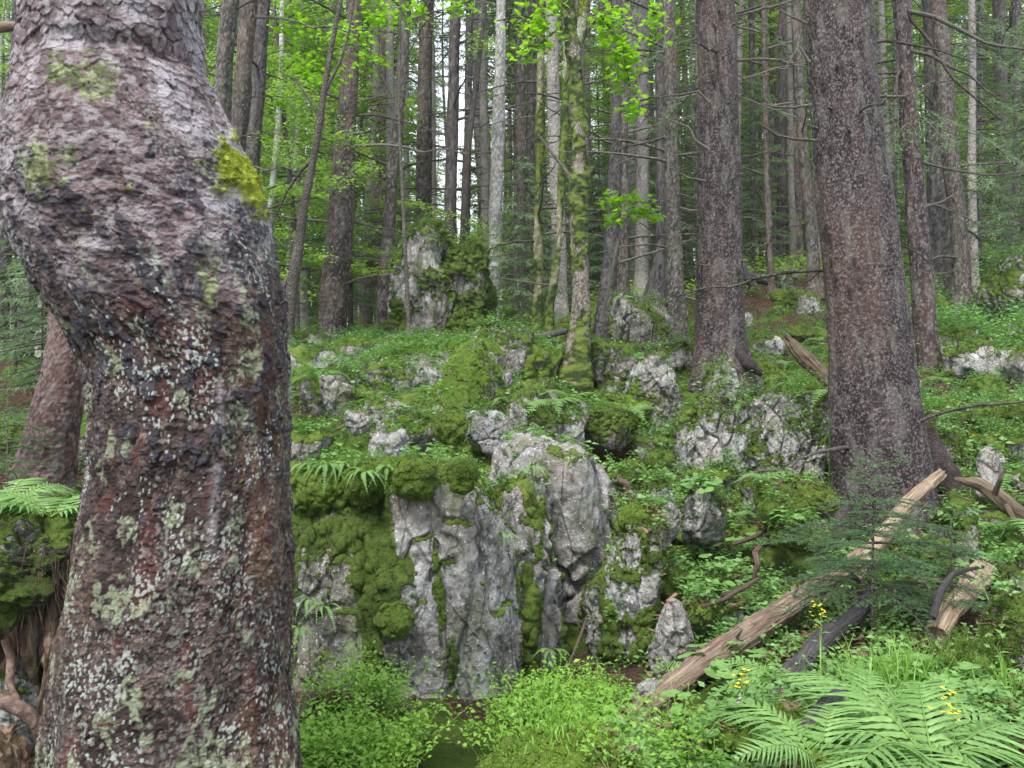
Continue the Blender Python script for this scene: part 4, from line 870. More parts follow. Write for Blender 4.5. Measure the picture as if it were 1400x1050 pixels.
# spruce branches: woody axis, side twigs, narrow needle sprays
NEED = (np.array([(-.5, 0, 0), (.5, 0, 0), (.28, .8, .02), (0, 1, 0)]), np.array([[0, 1, 2, 3]]))
def spruce_limb(rs, L, per=26, droop=.35, w=.035, l=.17):
    """returns needle sprays along a drooping limb (local +Y outward)"""
    n = int(per*L*2.2); t = rs.beta(1.6, 1.1, n); side = rs.choice([-1, 1], n); sl_ = rs.uniform(.05, .42, n)*(1.15-t)*L*.8+.05
    ax = np.stack([np.zeros(n), t*L, -droop*L*t**1.6+.15*L*t**4], 1)
    f = rs.uniform(0, 1, n); P = ax+np.stack([side*sl_*f, sl_*f*.5, -sl_*f*(.35+.5*rs.random(n))], 1)
    d = norm(np.stack([side*rs.uniform(.2, 1, n), rs.uniform(.3, 1, n), rs.uniform(-1.1, .1, n)], 1))
    return P, d, rs.uniform(.6, 1.3, n)*l, w
def spruce_crown(seed, H=24, z0=4, nb=110, Lmax=2.6, per=24, w=.04, l=.2, mats=None):
    rs = np.random.default_rng(seed); mb = MB(); wd = MB(); PP, DD, SS = [], [], []
    for i in range(nb):
        z = z0+(H-z0)*(i+rs.random())/nb; rel = (z-z0)/(H-z0); L = Lmax*(min(1, .45+rel*2.2))*(1-rel)**.7*rs.uniform(.6, 1.15)+.25; a = rs.uniform(0, TAU)
        P, d, s_, w_ = spruce_limb(rs, L, per*(.55 if rel < .12 else 1)); c, s2 = math.cos(a), math.sin(a); M = np.array([[c, -s2, 0], [s2, c, 0], [0, 0, 1]])
        PP.append(P@M.T+[0, 0, z]); DD.append(d@M.T); SS.append(s_)
        q = np.linspace(0, 1, 5); A = np.stack([q*0, q*L, -.35*L*q**1.6+.15*L*q**4], 1)@M.T+[0, 0, z]; wd.merge(tube(A, np.linspace(.018, .004, 5), 3, False))
    PP, DD, SS = map(np.concatenate, (PP, DD, SS))
    scat(mb, NEED[0], NEED[1], PP, frames(DD, rs.uniform(0, 6, len(PP))), np.stack([np.full(len(SS), w)*rs.uniform(.7, 1.4, len(SS)), SS*l/.17, SS], 1))
    mb.merge(wd, mi=1); return mb.mesh('crown', mats or [M_SPRUCE, M_TWIG], False)
CR = [spruce_crown(400+i, H=h, z0=z0, nb=nb, Lmax=lm) for i, (h, z0, nb, lm) in enumerate([(24, 12, 60, 2.0), (26, 15, 56, 2.2), (22, 10, 60, 1.8), (25, 13, 60, 2.3)])]
YS = [spruce_crown(420+i, H=h, z0=.4, nb=nb, Lmax=lm, per=34, w=.022, l=.12) for i, (h, nb, lm) in enumerate([(4.5, 70, 1.3), (7, 100, 1.6), (3, 60, 1.0)])]
BE = [beech_mesh(430+i, *a) for i, a in enumerate([(9, 1.0, 60, 200, .075, 2.6), (11, 2.0, 60, 200, .08, 3.0), (6, .5, 44, 200, .07, 1.9)])]
def plain_trunk(seed, H, r, lean=.02, k=10, wob=.05):
    rs = np.random.default_rng(seed); z = np.linspace(-.5, H, 26); P = np.stack([fbm(np.c_[z*.12, z*0+seed, z*0], 2, seed)*wob*4, fbm(np.c_[z*.12, z*0+seed+9, z*0], 2, seed)*wob*4, z], 1)
    rad = r*(1-.9*(z/H).clip(0, 1)**1.1)+r*.5*np.exp(-(z+.5)/.4); return tube(P, rad, k)
TRK = [plain_trunk(440+i, h, r_).mesh('trunk', M_BARK_FAR) for i, (h, r_) in enumerate([(25, .12), (27, .15), (23, .09), (26, .18)])]
TRB = [plain_trunk(450+i, h, r_, wob=.12).mesh('trunk', M_BARK_PALE if i == 1 else M_BARK_DARK) for i, (h, r_) in enumerate([(9, .06), (11, .08), (6, .045)])]
TRY = [plain_trunk(460+i, h, r_, wob=.01, k=6).mesh('trunk', M_TWIG) for i, (h, r_) in enumerate([(4.5, .03), (7, .05), (3, .02)])]
def dead_whorls(seed, z0, z1, n, Lm=1.3):
    rs = np.random.default_rng(seed); mb = MB()
    for i in range(n):
        z = rs.uniform(z0, z1); a = rs.uniform(0, TAU); L = rs.uniform(.3, 1)*Lm; q = np.linspace(0, 1, 5)[:, None]; e = np.array([math.cos(a), math.sin(a), rs.uniform(-.35, .25)])*L
        mb.merge(tube(np.array([0, 0, z])+q*e+q**2*np.array([0, 0, -.15*L]), np.linspace(.013, .004, 5), 3, False))
    return mb.mesh('dead_branches', M_TWIG)
DW = [dead_whorls(470+i, .8, 14, 130) for i in range(2)]
def proto(name, parts, label, cat, group):
    r = empty(name, (0, 0, 0)); tag(r, label, cat, group)
    for nm, me in parts: ob(nm, me, r)
    return r
def place(pr, x, y, s=1, rz=None, dz=0, label=None, tilt=.02):
    rz = random.uniform(0, 6.28) if rz is None else rz
    if pr.get('used'):
        return copy_tree(pr, (x, y, gz(x, y)+dz), rz, s, label, (random.uniform(-tilt, tilt), random.uniform(-tilt, tilt)))
    pr.location = (x, y, gz(x, y)+dz); pr.rotation_euler = (0, 0, rz); pr.scale = (s, s, s); pr['used'] = 1
    if label: pr['label'] = label
    return pr
gS = 'spruces of the distant stand'; gB = 'young beeches with bright leaves among the trunks'; gY = 'young spruces of the understory'
PS = [proto('spruce_tree', [('trunk', TRK[i]), ('crown', CR[i]), ('dead_branches', DW[i % 2])], 'distant spruce with slim bare grey-brown trunk and drooping dull green boughs', 'tree', gS) for i in range(4)]
PB = [proto('beech_tree', [('trunk', TRB[i]), ('crown', BE[i])], 'young beech with flat sprays of bright yellow-green leaves between spruce trunks', 'tree', gB) for i in range(3)]
PY_ = [proto('young_spruce', [('trunk', TRY[i]), ('crown', YS[i])], 'young understory spruce with thin grey-green boughs in the wood', 'young spruce', gY) for i in range(3)]
rr = np.random.default_rng(11)
def avoid(px): return 598 < px < 655
nS = 0; pos = []
while nS < 250:
    Y = math.exp(rr.uniform(math.log(24), math.log(95))); px = rr.uniform(-150, 1550); x = (px-700)/FPX*Y
    if avoid(px) and rr.random() < .93: continue
    if any((x-a)**2+(Y-b)**2 < 1.6**2 for a, b in pos): continue
    pos.append((x, Y)); place(PS[rr.integers(4)], x, Y, rr.uniform(.8, 1.2)); nS += 1
for px, Y in [(60, 17), (150, 20), (-40, 21), (230, 22), (330, 23), (660, 21), (760, 19), (950, 20), (1010, 22), (1180, 19), (1340, 20), (1420, 17), (1390, 22), (1210, 23), (870, 23), (540, 21), (410, 21), (-90, 16), (1480, 19)]:
    place(PS[rr.integers(4)], (px-700)/FPX*Y, Y, rr.uniform(.8, 1.05))
# beeches: more of them at the left
for px, Y, t in [(330, 19, 1), (380, 17.5, 0), (430, 19, 1), (500, 21, 0), (395, 24, 1), (470, 27, 1), (540, 26, 0), (590, 30, 2), (650, 27, 2), (700, 30, 1), (760, 28, 1), (830, 30, 0), (880, 27, 1), (960, 30, 1), (1040, 33, 0), (1075, 30, 1), (1110, 34, 1), (1150, 28, 0), (1210, 30, 1), (1250, 34, 0), (30, 24, 1), (90, 30, 0), (-50, 30, 1), (300, 30, 1), (350, 35, 1), (440, 38, 1), (520, 40, 1), (780, 40, 1), (850, 42, 1), (1000, 44, 1), (1300, 40, 1), (1380, 38, 0), (360, 27, 0), (300, 24, 2), (410, 31, 0), (560, 35, 1), (720, 36, 0), (910, 38, 0), (1060, 40, 0), (1190, 42, 1), (160, 26, 1), (-10, 40, 1)]:
    place(PB[t], (px-700)/FPX*Y, Y, rr.uniform(.85, 1.25), dz=-.3)
for i in range(200):
    Y = rr.uniform(30, 95); px = rr.uniform(-150, 1550)
    if avoid(px): continue
    place(PB[rr.integers(3)], (px-700)/FPX*Y, Y, rr.uniform(1.0, 1.9), dz=-.5)
for px, Y, t, s_ in [(715, 18.5, 0, .8), (735, 21, 2, 1), (575, 20, 2, .7), (470, 20, 0, .8), (90, 12, 2, .8), (60, 11, 2, .7), (20, 13, 0, .8), (1405, 18, 1, .85), (1330, 21, 1, 1.), (880, 24, 1, .9), (930, 25, 1, .9), (1030, 24, 1, .8), (1225, 21, 1, .9), (620, 24, 2, .6), (840, 26, 1, .8), (380, 22, 0, .8), (770, 23, 1, .7), (1000, 28, 1, 1.1), (550, 24, 1, .6)]:
    place(PY_[t], (px-700)/FPX*Y, Y, s_)
for i in range(30):
    Y = rr.uniform(26, 70); px = rr.uniform(-100, 1500)
    if avoid(px): continue
    place(PY_[rr.integers(3)], (px-700)/FPX*Y, Y, rr.uniform(.8, 1.6))
# ------------------------------------------------------------------ foliage belonging to near and middle trees
def boughs(root, base, items, Y, seed, w=.012, l=.07, per=70, mats=None):
    """living spruce boughs: (px, py, dx, dy_px, ...) from the trunk outward"""
    rs = np.random.default_rng(seed)
    for (x0, y0, x1, y1, dY) in items:
        a = at(x0, y0, Y); b = at(x1, y1, Y+dY); v = b-a; L = np.linalg.norm(v); hd = math.atan2(v[1], v[0]); M = np.array([[math.sin(hd), math.cos(hd), 0], [-math.cos(hd), math.sin(hd), 0], [0, 0, 1]])
        drop = max(.05, min(.9, -v[2]/L+.2)); P, d, s_, _ = spruce_limb(rs, L, per, drop)
        mb = MB(); scat(mb, NEED[0], NEED[1], P@M.T, frames(d@M.T, rs.uniform(0, 6, len(P))), np.stack([np.full(len(P), w), s_*l/.17, s_], 1))
        q = np.linspace(0, 1, 8); A = np.stack([q*0, q*L, -drop*L*q**1.6+.15*L*q**4], 1)@M.T; mb.merge(tube(A, np.linspace(.012, .003, 8), 4, False), mi=1)
        ob('bough', mb.mesh('bough', mats or [M_SPRUCE, M_TWIG], False), root, a-base)
bU = None
for o in list(COL.objects):
    if o.type == 'EMPTY' and 'slim reddish' in str(o.get('label', '')): bU = o
    if o.type == 'EMPTY' and 'spreading roots' in str(o.get('label', '')): bV = o
    if o.type == 'EMPTY' and 'thick dark purple' in str(o.get('label', '')): bRr = o
boughs(bU, np.array(bU.location), [(1245, 130, 1190, 190, -1.), (1250, 150, 1320, 175, -.6), (1245, 170, 1215, 205, -1.2), (1250, 160, 1290, 200, -1), (1240, 60, 1310, 90, .5), (1240, 20, 1170, 60, .6)], 13.2, 61)
boughs(bV, np.array(bV.location), [(1300, 60, 1370, 110, -1), (1305, 190, 1260, 240, -1), (1308, 180, 1380, 230, -1.2), (1300, 120, 1400, 170, -.5), (1308, 220, 1350, 250, -1.5), (1290, 20, 1420, 60, 0), (1310, 240, 1400, 290, .5), (1300, 100, 1240, 150, .5)], 17.5, 62, .016, .09, 60)
boughs(bRr, np.array(bRr.location), [(1000, 20, 1080, 60, .5), (1005, 100, 1070, 150, 1), (960, 30, 880, 80, 1), (955, 120, 890, 170, 1.5)], 12.6, 63, .012, .07, 60)
# maple leaves on the mossy maple
def leaf_part(root, base, blobs, Y, n, size, seed, mat, tpl=MAPLE, name='leaves', flat=.5):
    rs = np.random.default_rng(seed); P = []
    for (x, y, rx, ry, k_) in blobs:
        m_ = int(n*k_); a = rs.normal(0, .5, (m_, 3)); P.append(at(x, y, Y)+a*np.array([rx, 20, ry])/FPX*Y)
    P = np.concatenate(P)-base; mb = MB(); leaf_cloud(mb, P, size, rs, flat, tpl); return ob(name, mb.mesh(name, mat, False), root)
leaf_part(Mt, bM, [(835, 30, 30, 30, 1.2), (850, 90, 24, 26, 1.), (862, 150, 16, 20, .6), (860, 110, 22, 22, .8), (845, 60, 24, 26, .7), (735, 30, 40, 24, 1.2), (720, 70, 26, 16, .5), (750, 60, 20, 16, .4), (757, 5, 26, 12, .6), (895, 30, 24, 30, .7), (860, 75, 26, 18, .7)], 11, 90, .10, 71, M_MAPLE)
MT2 = stem_tree([(822, 440, 3), (835, 380, 2.2), (845, 330, 2), (858, 292, 1.5)], 12, 'maple sapling with bright lobed leaves in front of the close pair of trunks', M_TWIG, 'maple_sapling', [[(846, 325, 1.2), (870, 290, .8), (900, 285, .5)], [(848, 315, 1.), (838, 280, .8), (828, 265, .5)]])
leaf_part(MT2[0], MT2[1], [(838, 275, 22, 12, 1), (875, 285, 26, 16, 1.2), (840, 298, 16, 10, .8), (890, 298, 18, 9, .5), (862, 270, 18, 8, .5)], 12, 60, .105, 72, M_MAPLE)
LT = stem_tree([(560, 470, 3), (552, 300, 2.5), (545, 150, 2), (548, -20, 1.5)], 14, 'thin maple pole with a few bright leaves high on the left', M_BARK_DARK, 'maple_sapling', [[(545, 150, 1.3), (515, 90, 1), (480, 60, .8), (430, 75, .5)], [(546, 100, 1.2), (580, 30, .8), (640, 5, .5)]])
leaf_part(LT[0], LT[1], [(420, 90, 40, 26, 1.2), (470, 50, 40, 24, 1.2), (520, 25, 30, 20, 1), (400, 40, 30, 24, .8), (560, 10, 24, 12, .6), (630, 8, 22, 12, .6), (505, 80, 24, 18, .6), (440, 110, 34, 18, .7), (392, 140, 24, 16, .5)], 14, 90, .115, 73, M_MAPLE)
leaf_part(SB1, bSB1, [(400, 120, 30, 20, 1), (390, 200, 36, 14, 1), (430, 165, 40, 14, 1), (470, 190, 36, 12, 1), (395, 260, 40, 12, 1), (450, 250, 40, 12, 1), (380, 320, 36, 12, .8), (430, 350, 30, 12, .6), (390, 380, 26, 12, .6), (500, 230, 30, 12, .7), (405, 450, 16, 8, .3)], 13.2, 260, .06, 74, M_BEECH, LEAF, flat=.3)
leaf_part(SB2, bSB2, [(370, 100, 40, 20, 1), (400, 150, 40, 16, 1), (365, 220, 30, 16, 1), (410, 290, 40, 14, 1), (375, 340, 30, 14, 1), (470, 130, 30, 16, 1)], 17, 260, .07, 75, M_BEECH, LEAF, flat=.3)
leaf_part(SB3, bSB3, [(630, 330, 30, 14, 1), (650, 310, 24, 12, 1), (600, 300, 24, 12, .7), (660, 60, 26, 20, 1), (680, 340, 24, 14, 1), (640, 380, 20, 12, .5)], 19, 200, .075, 76, M_BEECH, LEAF, flat=.3)
# shrubs and herbs growing on the far twin boulder
# ------------------------------------------------------------------ fallen wood
def wood(name, pts, Y, mat, label, seed, k=40, cat='log', knob=.06, jag=False, nseg=120, group=None, knots=0):
    b = at(pts[0][0], pts[0][1], Y+(pts[0][3] if len(pts[0]) > 3 else 0)); P0 = np.array([at(p[0], p[1], Y+(p[3] if len(p) > 3 else 0)) for p in pts])-b
    rad0 = np.array([p[2]/FPX*(Y+(p[3] if len(p) > 3 else 0)) for p in pts]); s = np.concatenate([[0], np.cumsum(np.linalg.norm(np.diff(P0, axis=0), axis=1))]); s /= s[-1]
    t = np.linspace(0, 1, nseg); P = np.stack([np.interp(t, s, P0[:, i]) for i in range(3)], 1); w_ = max(3, nseg//12)|1; kr = np.hanning(w_+2)[1:-1]; kr /= kr.sum()
    for i in range(3): P[:, i] = np.convolve(np.pad(P[:, i], w_//2, mode='reflect', reflect_type='odd'), kr, 'valid')
    rad = np.interp(t, s, rad0); m = tube(P, rad, k); V, Q, T, qm, tm = m.arr(); nb = nseg*k; C = np.repeat(P, k, 0); ang = np.tile(np.linspace(0, TAU, k, endpoint=False), nseg); sl = np.repeat(np.concatenate([[0], np.cumsum(np.linalg.norm(np.diff(P, axis=0), axis=1))]), k); lgv = np.stack([.1*np.cos(ang), .1*np.sin(ang), sl], 1); N = norm(V[:nb]-C); R_l = np.repeat(rad, k)
    W = V[:nb]; d = fbm(W*5, 3, seed)*knob*R_l*3+fbm(lgv*np.array([60, 60, 5]), 4, seed+1)*.16*R_l
    if jag: d -= R_l*sstep(.80, 1, np.repeat(t, k))*np.abs(fbm(np.c_[np.tile(np.arange(k)/k*8, nseg), np.repeat(t*2, k), np.zeros(nb)], 3, seed+4))*1.6
    V[:nb] += N*d[:, None]; m2_ = MB(); m2_.V = [V]; m2_.n = len(V); m2_.Q = [Q]; m2_.T = [T]; m2_.qm = [qm]; m2_.tm = [tm]
    lgv = np.concatenate([lgv, np.zeros((len(V)-nb, 3))]); o = ob(name, m2_.mesh(name, mat, attrs={'lg': lgv}), None, b); tag(o, label, cat, group)
    rs = np.random.default_rng(seed)
    for i in range(knots):
        j = rs.integers(5, nseg-5); a = rs.uniform(-.6, 1.2); dd = norm(np.array([.2, -math.cos(a), math.sin(a)])); o2 = ob('branch_stub', tube(np.array([P[j]+dd*rad[j]*.7, P[j]+dd*(rad[j]+.03), P[j]+dd*(rad[j]+.055)+np.array([.01, 0, .01])]), [.010, .008, .005], 6).mesh('branch_stub', M_DARKLOG), o)
    return o
wood('log', [(858, 988, 16, -.37), (940, 924, 18, -.1), (1040, 856, 16.5, .4), (1120, 802, 14, .9), (1195, 752, 11.5, 1.3), (1215, 728, 10, 1.35)], 4.6, M_WOOD, 'long barkless pale brown log lying diagonally across the lower right', 501, 56, nseg=200, knots=7, knob=.03)
wood('log', [(1165, 790, 14, .0), (1200, 745, 13, .1), (1235, 695, 12, .2), (1262, 668, 10, .3), (1288, 645, 7, .4)], 5.7, M_WOODPALE, 'splintered pale wood end pointing up against the largest trunk', 502, 32, jag=True, knob=.12)
wood('log', [(1030, 985, 15, -.6), (1075, 935, 15, -.3), (1120, 880, 15, .1), (1165, 845, 14, .4), (1190, 820, 13, .6)], 4.6, M_DARKLOG, 'dark wet log lying below the long barkless one', 503, 36, knob=.1)
wood('root', [(1085, 1060, 16, -.3), (1110, 1000, 14, -.1), (1130, 965, 11, 0), (1150, 945, 8, .2)], 3.4, M_DARKLOG, 'dark crooked root sticking out between the big fern fronds', 504, 28, cat='root', knob=.12)
wood('log', [(1280, 870, 14, 0), (1300, 835, 15, .2), (1330, 800, 15, .5), (1345, 780, 14, .8)], 4.6, M_WOODPALE, 'short greyish log with peeling bark right of the spruce sapling', 505, 36, knob=.08)
wood('branch', [(1275, 845, 5, 0), (1285, 810, 5, .1), (1302, 785, 4, .2), (1325, 778, 3, .2), (1345, 775, 2, .2)], 4.5, M_DARKLOG, 'thin black branch with a kink above the short greyish log', 506, 14, cat='branch')
wood('log', [(1305, 655, 3, .2), (1340, 662, 8, .1), (1368, 680, 10, 0), (1392, 702, 9, -.1), (1440, 745, 8, -.2)], 6.6, M_ROT, 'brown dead root log at the right edge beside the largest trunk', 507, 32, cat='root', knob=.12)
for i, p in enumerate([[(1375, 690, 4, 0), (1392, 720, 2.5, -.1), (1402, 745, 1, -.2)], [(1360, 675, 4, 0), (1368, 655, 2.5, -.1), (1374, 640, 1, -.1)], [(1385, 700, 3, 0), (1372, 730, 2, 0), (1380, 760, 1, 0)]]):
    wood('root', p, 6.5, M_ROT, ['right hand prong of the brown dead root at the edge', 'left hand prong of the brown dead root at the edge', 'lower prong of the brown dead root at the edge'][i], 520+i, 12, cat='root')
wood('log', [(1135, 524, 8, -.2), (1118, 507, 9.5, -.1), (1100, 490, 9.5, -.05), (1086, 474, 8.5, 0), (1072, 459, 6, 0.05)], 11.0, M_ROT, 'short rotten stump log tipped over on the leafy slope', 508, 40, jag=True, knob=.08)
wood('log', [(1012, 370, 7, 0), (1030, 380, 6, 0), (1075, 392, 4, 0), (1095, 398, 3, 0)], 21, M_DARKLOG, 'bare grey log lying high on the slope beside the rocks', 509, 14)
wood('log', [(1014, 360, 4, 0), (1022, 380, 6, 0), (1030, 390, 6, 0)], 20, M_DARKLOG, 'short dark stump leaning beside the bare grey log', 510, 14)
wood('log', [(700, 462, 4, 0), (740, 460, 5, 0), (775, 452, 4, 0)], 13, M_DARKLOG, 'thin grey log behind the maple foot', 511, 14)
wood('log', [(1208, 830, 8, 0), (1240, 800, 9, .3), (1262, 780, 9, .5)], 5.4, M_ROT, 'rotten brown log piece half hidden under the spruce sapling', 512, 24)
wood('branch', [(412, 985, 8, -.1), (425, 955, 11, 0), (455, 947, 9, 0), (500, 960, 7, 0), (545, 968, 5, .05), (580, 970, 3, .1)], 3.9, M_ROOT, 'red-brown dead branch arching over the moss by the foot of the bent trunk', 513, 20, cat='branch', knob=.1)
wood('branch', [(455, 947, 4, 0), (430, 985, 4, 0), (415, 1005, 3, 0)], 3.85, M_ROOT, 'thin curved twig hanging from the red-brown dead branch', 514, 10, cat='branch')
wood('branch', [(842, 655, 4, 0), (856, 662, 5, 0), (862, 690, 5, 0), (855, 705, 4, 0)], 7.1, M_ROOT, 'hooked grey root arching among the small stones', 515, 14, cat='branch')
wood('branch', [(779, 905, 1.5, 0), (790, 880, 2, 0), (802, 845, 1.2, 0)], 4.9, M_WOOD, 'thin straw coloured twig standing at the foot of the outcrop', 516, 8, cat='twig')
for i, (x, y, Y) in enumerate([(985, 815, 5.4), (1030, 790, 6), (1000, 745, 6.6), (1215, 840, 5.2), (960, 830, 5.2), (1060, 700, 6.9)]):
    wood('root', [(x, y, 3, 0), (x+6, y-18, 4, 0), (x+2, y-34, 4, .1), (x+10, y-44, 3, .1)] if i % 2 else [(x, y, 2, 0), (x+30, y-10, 3.5, .1), (x+52, y-24, 3, .2)], Y, M_ROOT, ['curved bare root in the litter below the round leaves', 'upright root beside the broad moss hummock', 'small root crossing the litter between moss tufts', 'knotty root below the splintered wood', 'thin root left of the small fern', 'short root stub under the pale outcrop'][i], 530+i, 12, cat='root')
# ------------------------------------------------------------------ root plate and stump at the far left
SP = at(20, 800, 3.6)
st = empty('tree_stump', SP-[0, 0, .4]); tag(st, 'torn mossy root plate with bare wood fibres at the lower left', 'stump'); sb0 = SP-[0, 0, .4]
D_, Q_ = cubesphere(70)
V_ = D_*np.array([.31, .30, .20])*(np.sum(np.abs(D_)**2.6, 1)**(-1/2.6))[:, None]; V_ += norm(D_)*(fbm(D_*3, 4, 5)*.09+fbm(D_*12, 3, 5)*.012)[:, None]; V_ += at(8, 768, 3.55)-sb0
N0 = vnormals(V_, Q_); m0 = sstep(-.35, .2, N0[:, 2]+fbm(V_*5, 3, 6)*.4); mb = MB(); mb.add(V_, Q_); ob('moss_cap', mb.mesh('moss_cap', M_ROCK_DARK, attrs={'moss': np.clip(m0+.3, 0, 1)}), st)
BV.append(V_+sb0); BF.append(Q_+_bn); _bn += len(V_)
rs = np.random.default_rng(9)
for i in range(26):
    x0 = rs.uniform(-60, 88); l_ = rs.uniform(80, 190); dyy = rs.uniform(-.1, .25); y0_ = rs.uniform(800, 850); bend = rs.uniform(-45, 10); w0 = rs.uniform(7, 15)
    pts = [(x0, y0_, w0, dyy), (x0+bend*.3, y0_+l_*.35, w0*.9, dyy-.05), (x0+bend*.7, y0_+l_*.7, w0*.6, dyy), (x0+bend, y0_+l_, 1.5, dyy+.05)]
    P = np.array([at(p[0], p[1], 3.5+p[3]) for p in pts])-sb0; t = np.linspace(0, 1, 24); tt = np.linspace(0, 1, 4)
    P = np.stack([np.interp(t, tt, P[:, j]) for j in range(3)], 1); P += fbm(np.c_[t*3+i, t*0, t*0], 2, 3)[:, None]*.02; m = tube(P, np.interp(t, tt, [p[2]/FPX*3.5 for p in pts]), 9)
    V, Q, T, qm, tm = m.arr(); V += fbm(V*40, 3, i)[:, None]*.006; m.V = [V]; m.Q = [Q]; m.T = [T]; m.qm = [qm]; m.tm = [tm]; ob('wood_splinter', m.mesh('wood_splinter', M_ROT_O), st)
for pts in ([(-30, 950, 10, .0), (20, 962, 10, -.1), (50, 985, 9, -.1), (64, 1020, 9, -.1), (56, 1060, 9, -.1), (40, 1120, 9, 0)], [(6, 870, 6, .05), (16, 900, 6, .05), (12, 935, 5, 0), (26, 962, 4, -.1)], [(-20, 1000, 6, 0), (20, 1012, 5, -.1), (48, 1040, 4, -.1), (80, 1050, 3, 0)]):
    P = np.array([at(p[0], p[1], 3.3+p[3]) for p in pts])-sb0; t = np.linspace(0, 1, 40); tt = np.linspace(0, 1, len(pts)); P = np.stack([np.interp(t, tt, P[:, j]) for j in range(3)], 1)
    for j in range(3): P[:, j] = np.convolve(np.pad(P[:, j], 4, mode='edge'), np.ones(9)/9, 'valid')
    ob('root', tube(P, np.interp(t, tt, [p[2]/FPX*3.3 for p in pts])*(1+.08*fbm(np.c_[t*9, t*0, t*0], 2, 2)), 14).mesh('root', M_ROOT_O), st)
rk('stone', -10, 62, 880, 1010, 3.5, 540, 'olive pale stone wedged under the root plate', moss=.1, n=60, cat='stone', mat=M_ROCK_PALE)
rk('stone', 40, 75, 850, 900, 3.55, 541, 'small grey stone between the hanging wood fibres', moss=-.3, n=30, cat='stone')
rk('rotten_log', -60, 45, 985, 1090, 3.0, 542, 'crumbled red-brown rotten wood heap at the bottom left corner', moss=-1, n=60, cat='rotten wood', mat=M_ROT_O)
# hanging dry roots and needles from the plate
hr = MB(); rs = np.random.default_rng(12)
for i in range(170):
    p0 = at(rs.uniform(20, 108), rs.uniform(735, 830), 3.45+rs.uniform(-.12, .1)); l_ = rs.uniform(.08, .28); q = np.linspace(0, 1, 5)[:, None]; hr.merge(tube(p0-sb0+q*np.array([rs.normal(0, .03), -.03, -l_])+np.sin(q*5+i)*.006, [.0035, .003, .0025, .002, .001], 3, False))
o = ob('fine_roots', hr.mesh('fine_roots', M_ROOT_O), st); o['kind'] = 'stuff'
# ------------------------------------------------------------------ where plants can stand
bvh = BVHTree.FromPolygons(np.concatenate(BV).tolist(), np.concatenate(BF).tolist())
def drop(x, y, top=8.):
    h = bvh.ray_cast(Vector((x, y, top)), Vector((0, 0, -1)))
    return (None, None) if h[0] is None else (np.array(h[0]), np.array(h[1]))
def drop_many(n, xr, Yr, rs, nzmin=.45, dens=None, us=True):
    """random spots over the slope, denser near the path; us: x given as bearing"""
    P, N = [], []
    while len(P) < n:
        Y = math.exp(rs.uniform(math.log(Yr[0]), math.log(Yr[1]))); x = (rs.uniform(*xr)-700)/FPX*Y
        p, nn = drop(x, Y)
        if p is None or abs(nn[2]) < nzmin: continue
        if dens is not None and rs.random() > dens(p, nn): continue
        P.append(p); N.append(nn)
    return np.array(P), np.array(N)
# ------------------------------------------------------------------ plant shapes
def bend_leaf(): return (np.array([(0, 0, 0), (.32, .35, .07), (.0, .42, .0), (-.32, .35, .07), (.22, .75, .02), (0, 1, -.10), (-.22, .75, .02)]), np.array([[0, 1, 4, 2], [0, 2, 6, 3], [2, 4, 5, 5], [2, 5, 6, 6]]))
def blf():
    V = np.array([(0, 0, 0), (.30, .38, .08), (0, .42, .0), (-.30, .38, .08), (0, 1, -.08)]); return V, np.array([[0, 1, 2], [0, 2, 3], [1, 4, 2], [2, 4, 3]])
BL = blf()
def shoots(mb, roots, h, nleaf, leaf, rs, lean=.5, wood=True, fl=.4, drop_=.0, mi=0, mw=1, stems=1, tpl=BL, spread=.25):
    """leafy shoots: every stem carries alternating leaves; all in one mesh"""
    n = len(roots)*stems; Rr = np.repeat(roots, stems, 0)+np.c_[rs.normal(0, .02, (n, 2)), np.zeros(n)]
    H = h*rs.uniform(.55, 1.15, n); a = rs.uniform(0, TAU, n); ln = rs.uniform(0, lean, n); tip = np.stack([np.cos(a)*ln, np.sin(a)*ln, np.ones(n)], 1)*H[:, None]
    t = np.linspace(.25, 1, nleaf); cur = np.stack([np.cos(a), np.sin(a), -np.ones(n)*.5], 1)*H[:, None]*.25
    P = Rr[:, None]+tip[:, None]*t[None, :, None]+cur[:, None]*(t**2)[None, :, None]
    b = a[:, None]+np.arange(nleaf)[None]*2.4+rs.uniform(-.5, .5, (n, nleaf)); off = rs.uniform(.3, 1, (n, nleaf))*spread*H[:, None]*(1.15-t)[None]
    P = P+np.stack([np.cos(b)*off, np.sin(b)*off, off*.3], -1); d = np.stack([np.cos(b), np.sin(b), rs.normal(.1-drop_, fl, (n, nleaf))], -1)
    P = P.reshape(-1, 3); d = d.reshape(-1, 3); scat(mb, tpl[0], tpl[1], P, frames(d, rs.normal(0, .4, len(P))), rs.uniform(.6, 1.25, len(P))*leaf, mi)
    if wood:
        sV = np.array([(-.5, 0, 0), (.5, 0, 0), (.3, 1, 0), (-.3, 1, 0)]); e = tip+cur; L = np.linalg.norm(e, axis=1); wv = np.full(n, .0035)
        scat(mb, sV, np.array([[0, 1, 2, 3]]), Rr, frames(e/L[:, None], rs.uniform(0, 6, n)), np.stack([wv, L, L], 1), mw)
def stuff(name, mb, mats, label, cat):
    o = ob(name, mb.mesh(name, mats, False)); tag(o, label, cat, None, 'stuff'); return o
rs = np.random.default_rng(31)
def nslope(p, n): return .15 if (p[1] < 7 and p[0] < .9 and p[0] > -1.6) else 1.
def inpatch(p, sc_, seed, thr): return fbm(np.array([[p[0]*sc_, p[1]*sc_, 0]]), 3, seed)[0] > thr
P, N = drop_many(1300, (1150, 1650), (13, 27), rs, .3)
mb = MB(); shoots(mb, P, .5, 14, .075, rs, .7, True, .25, stems=2, spread=.5)
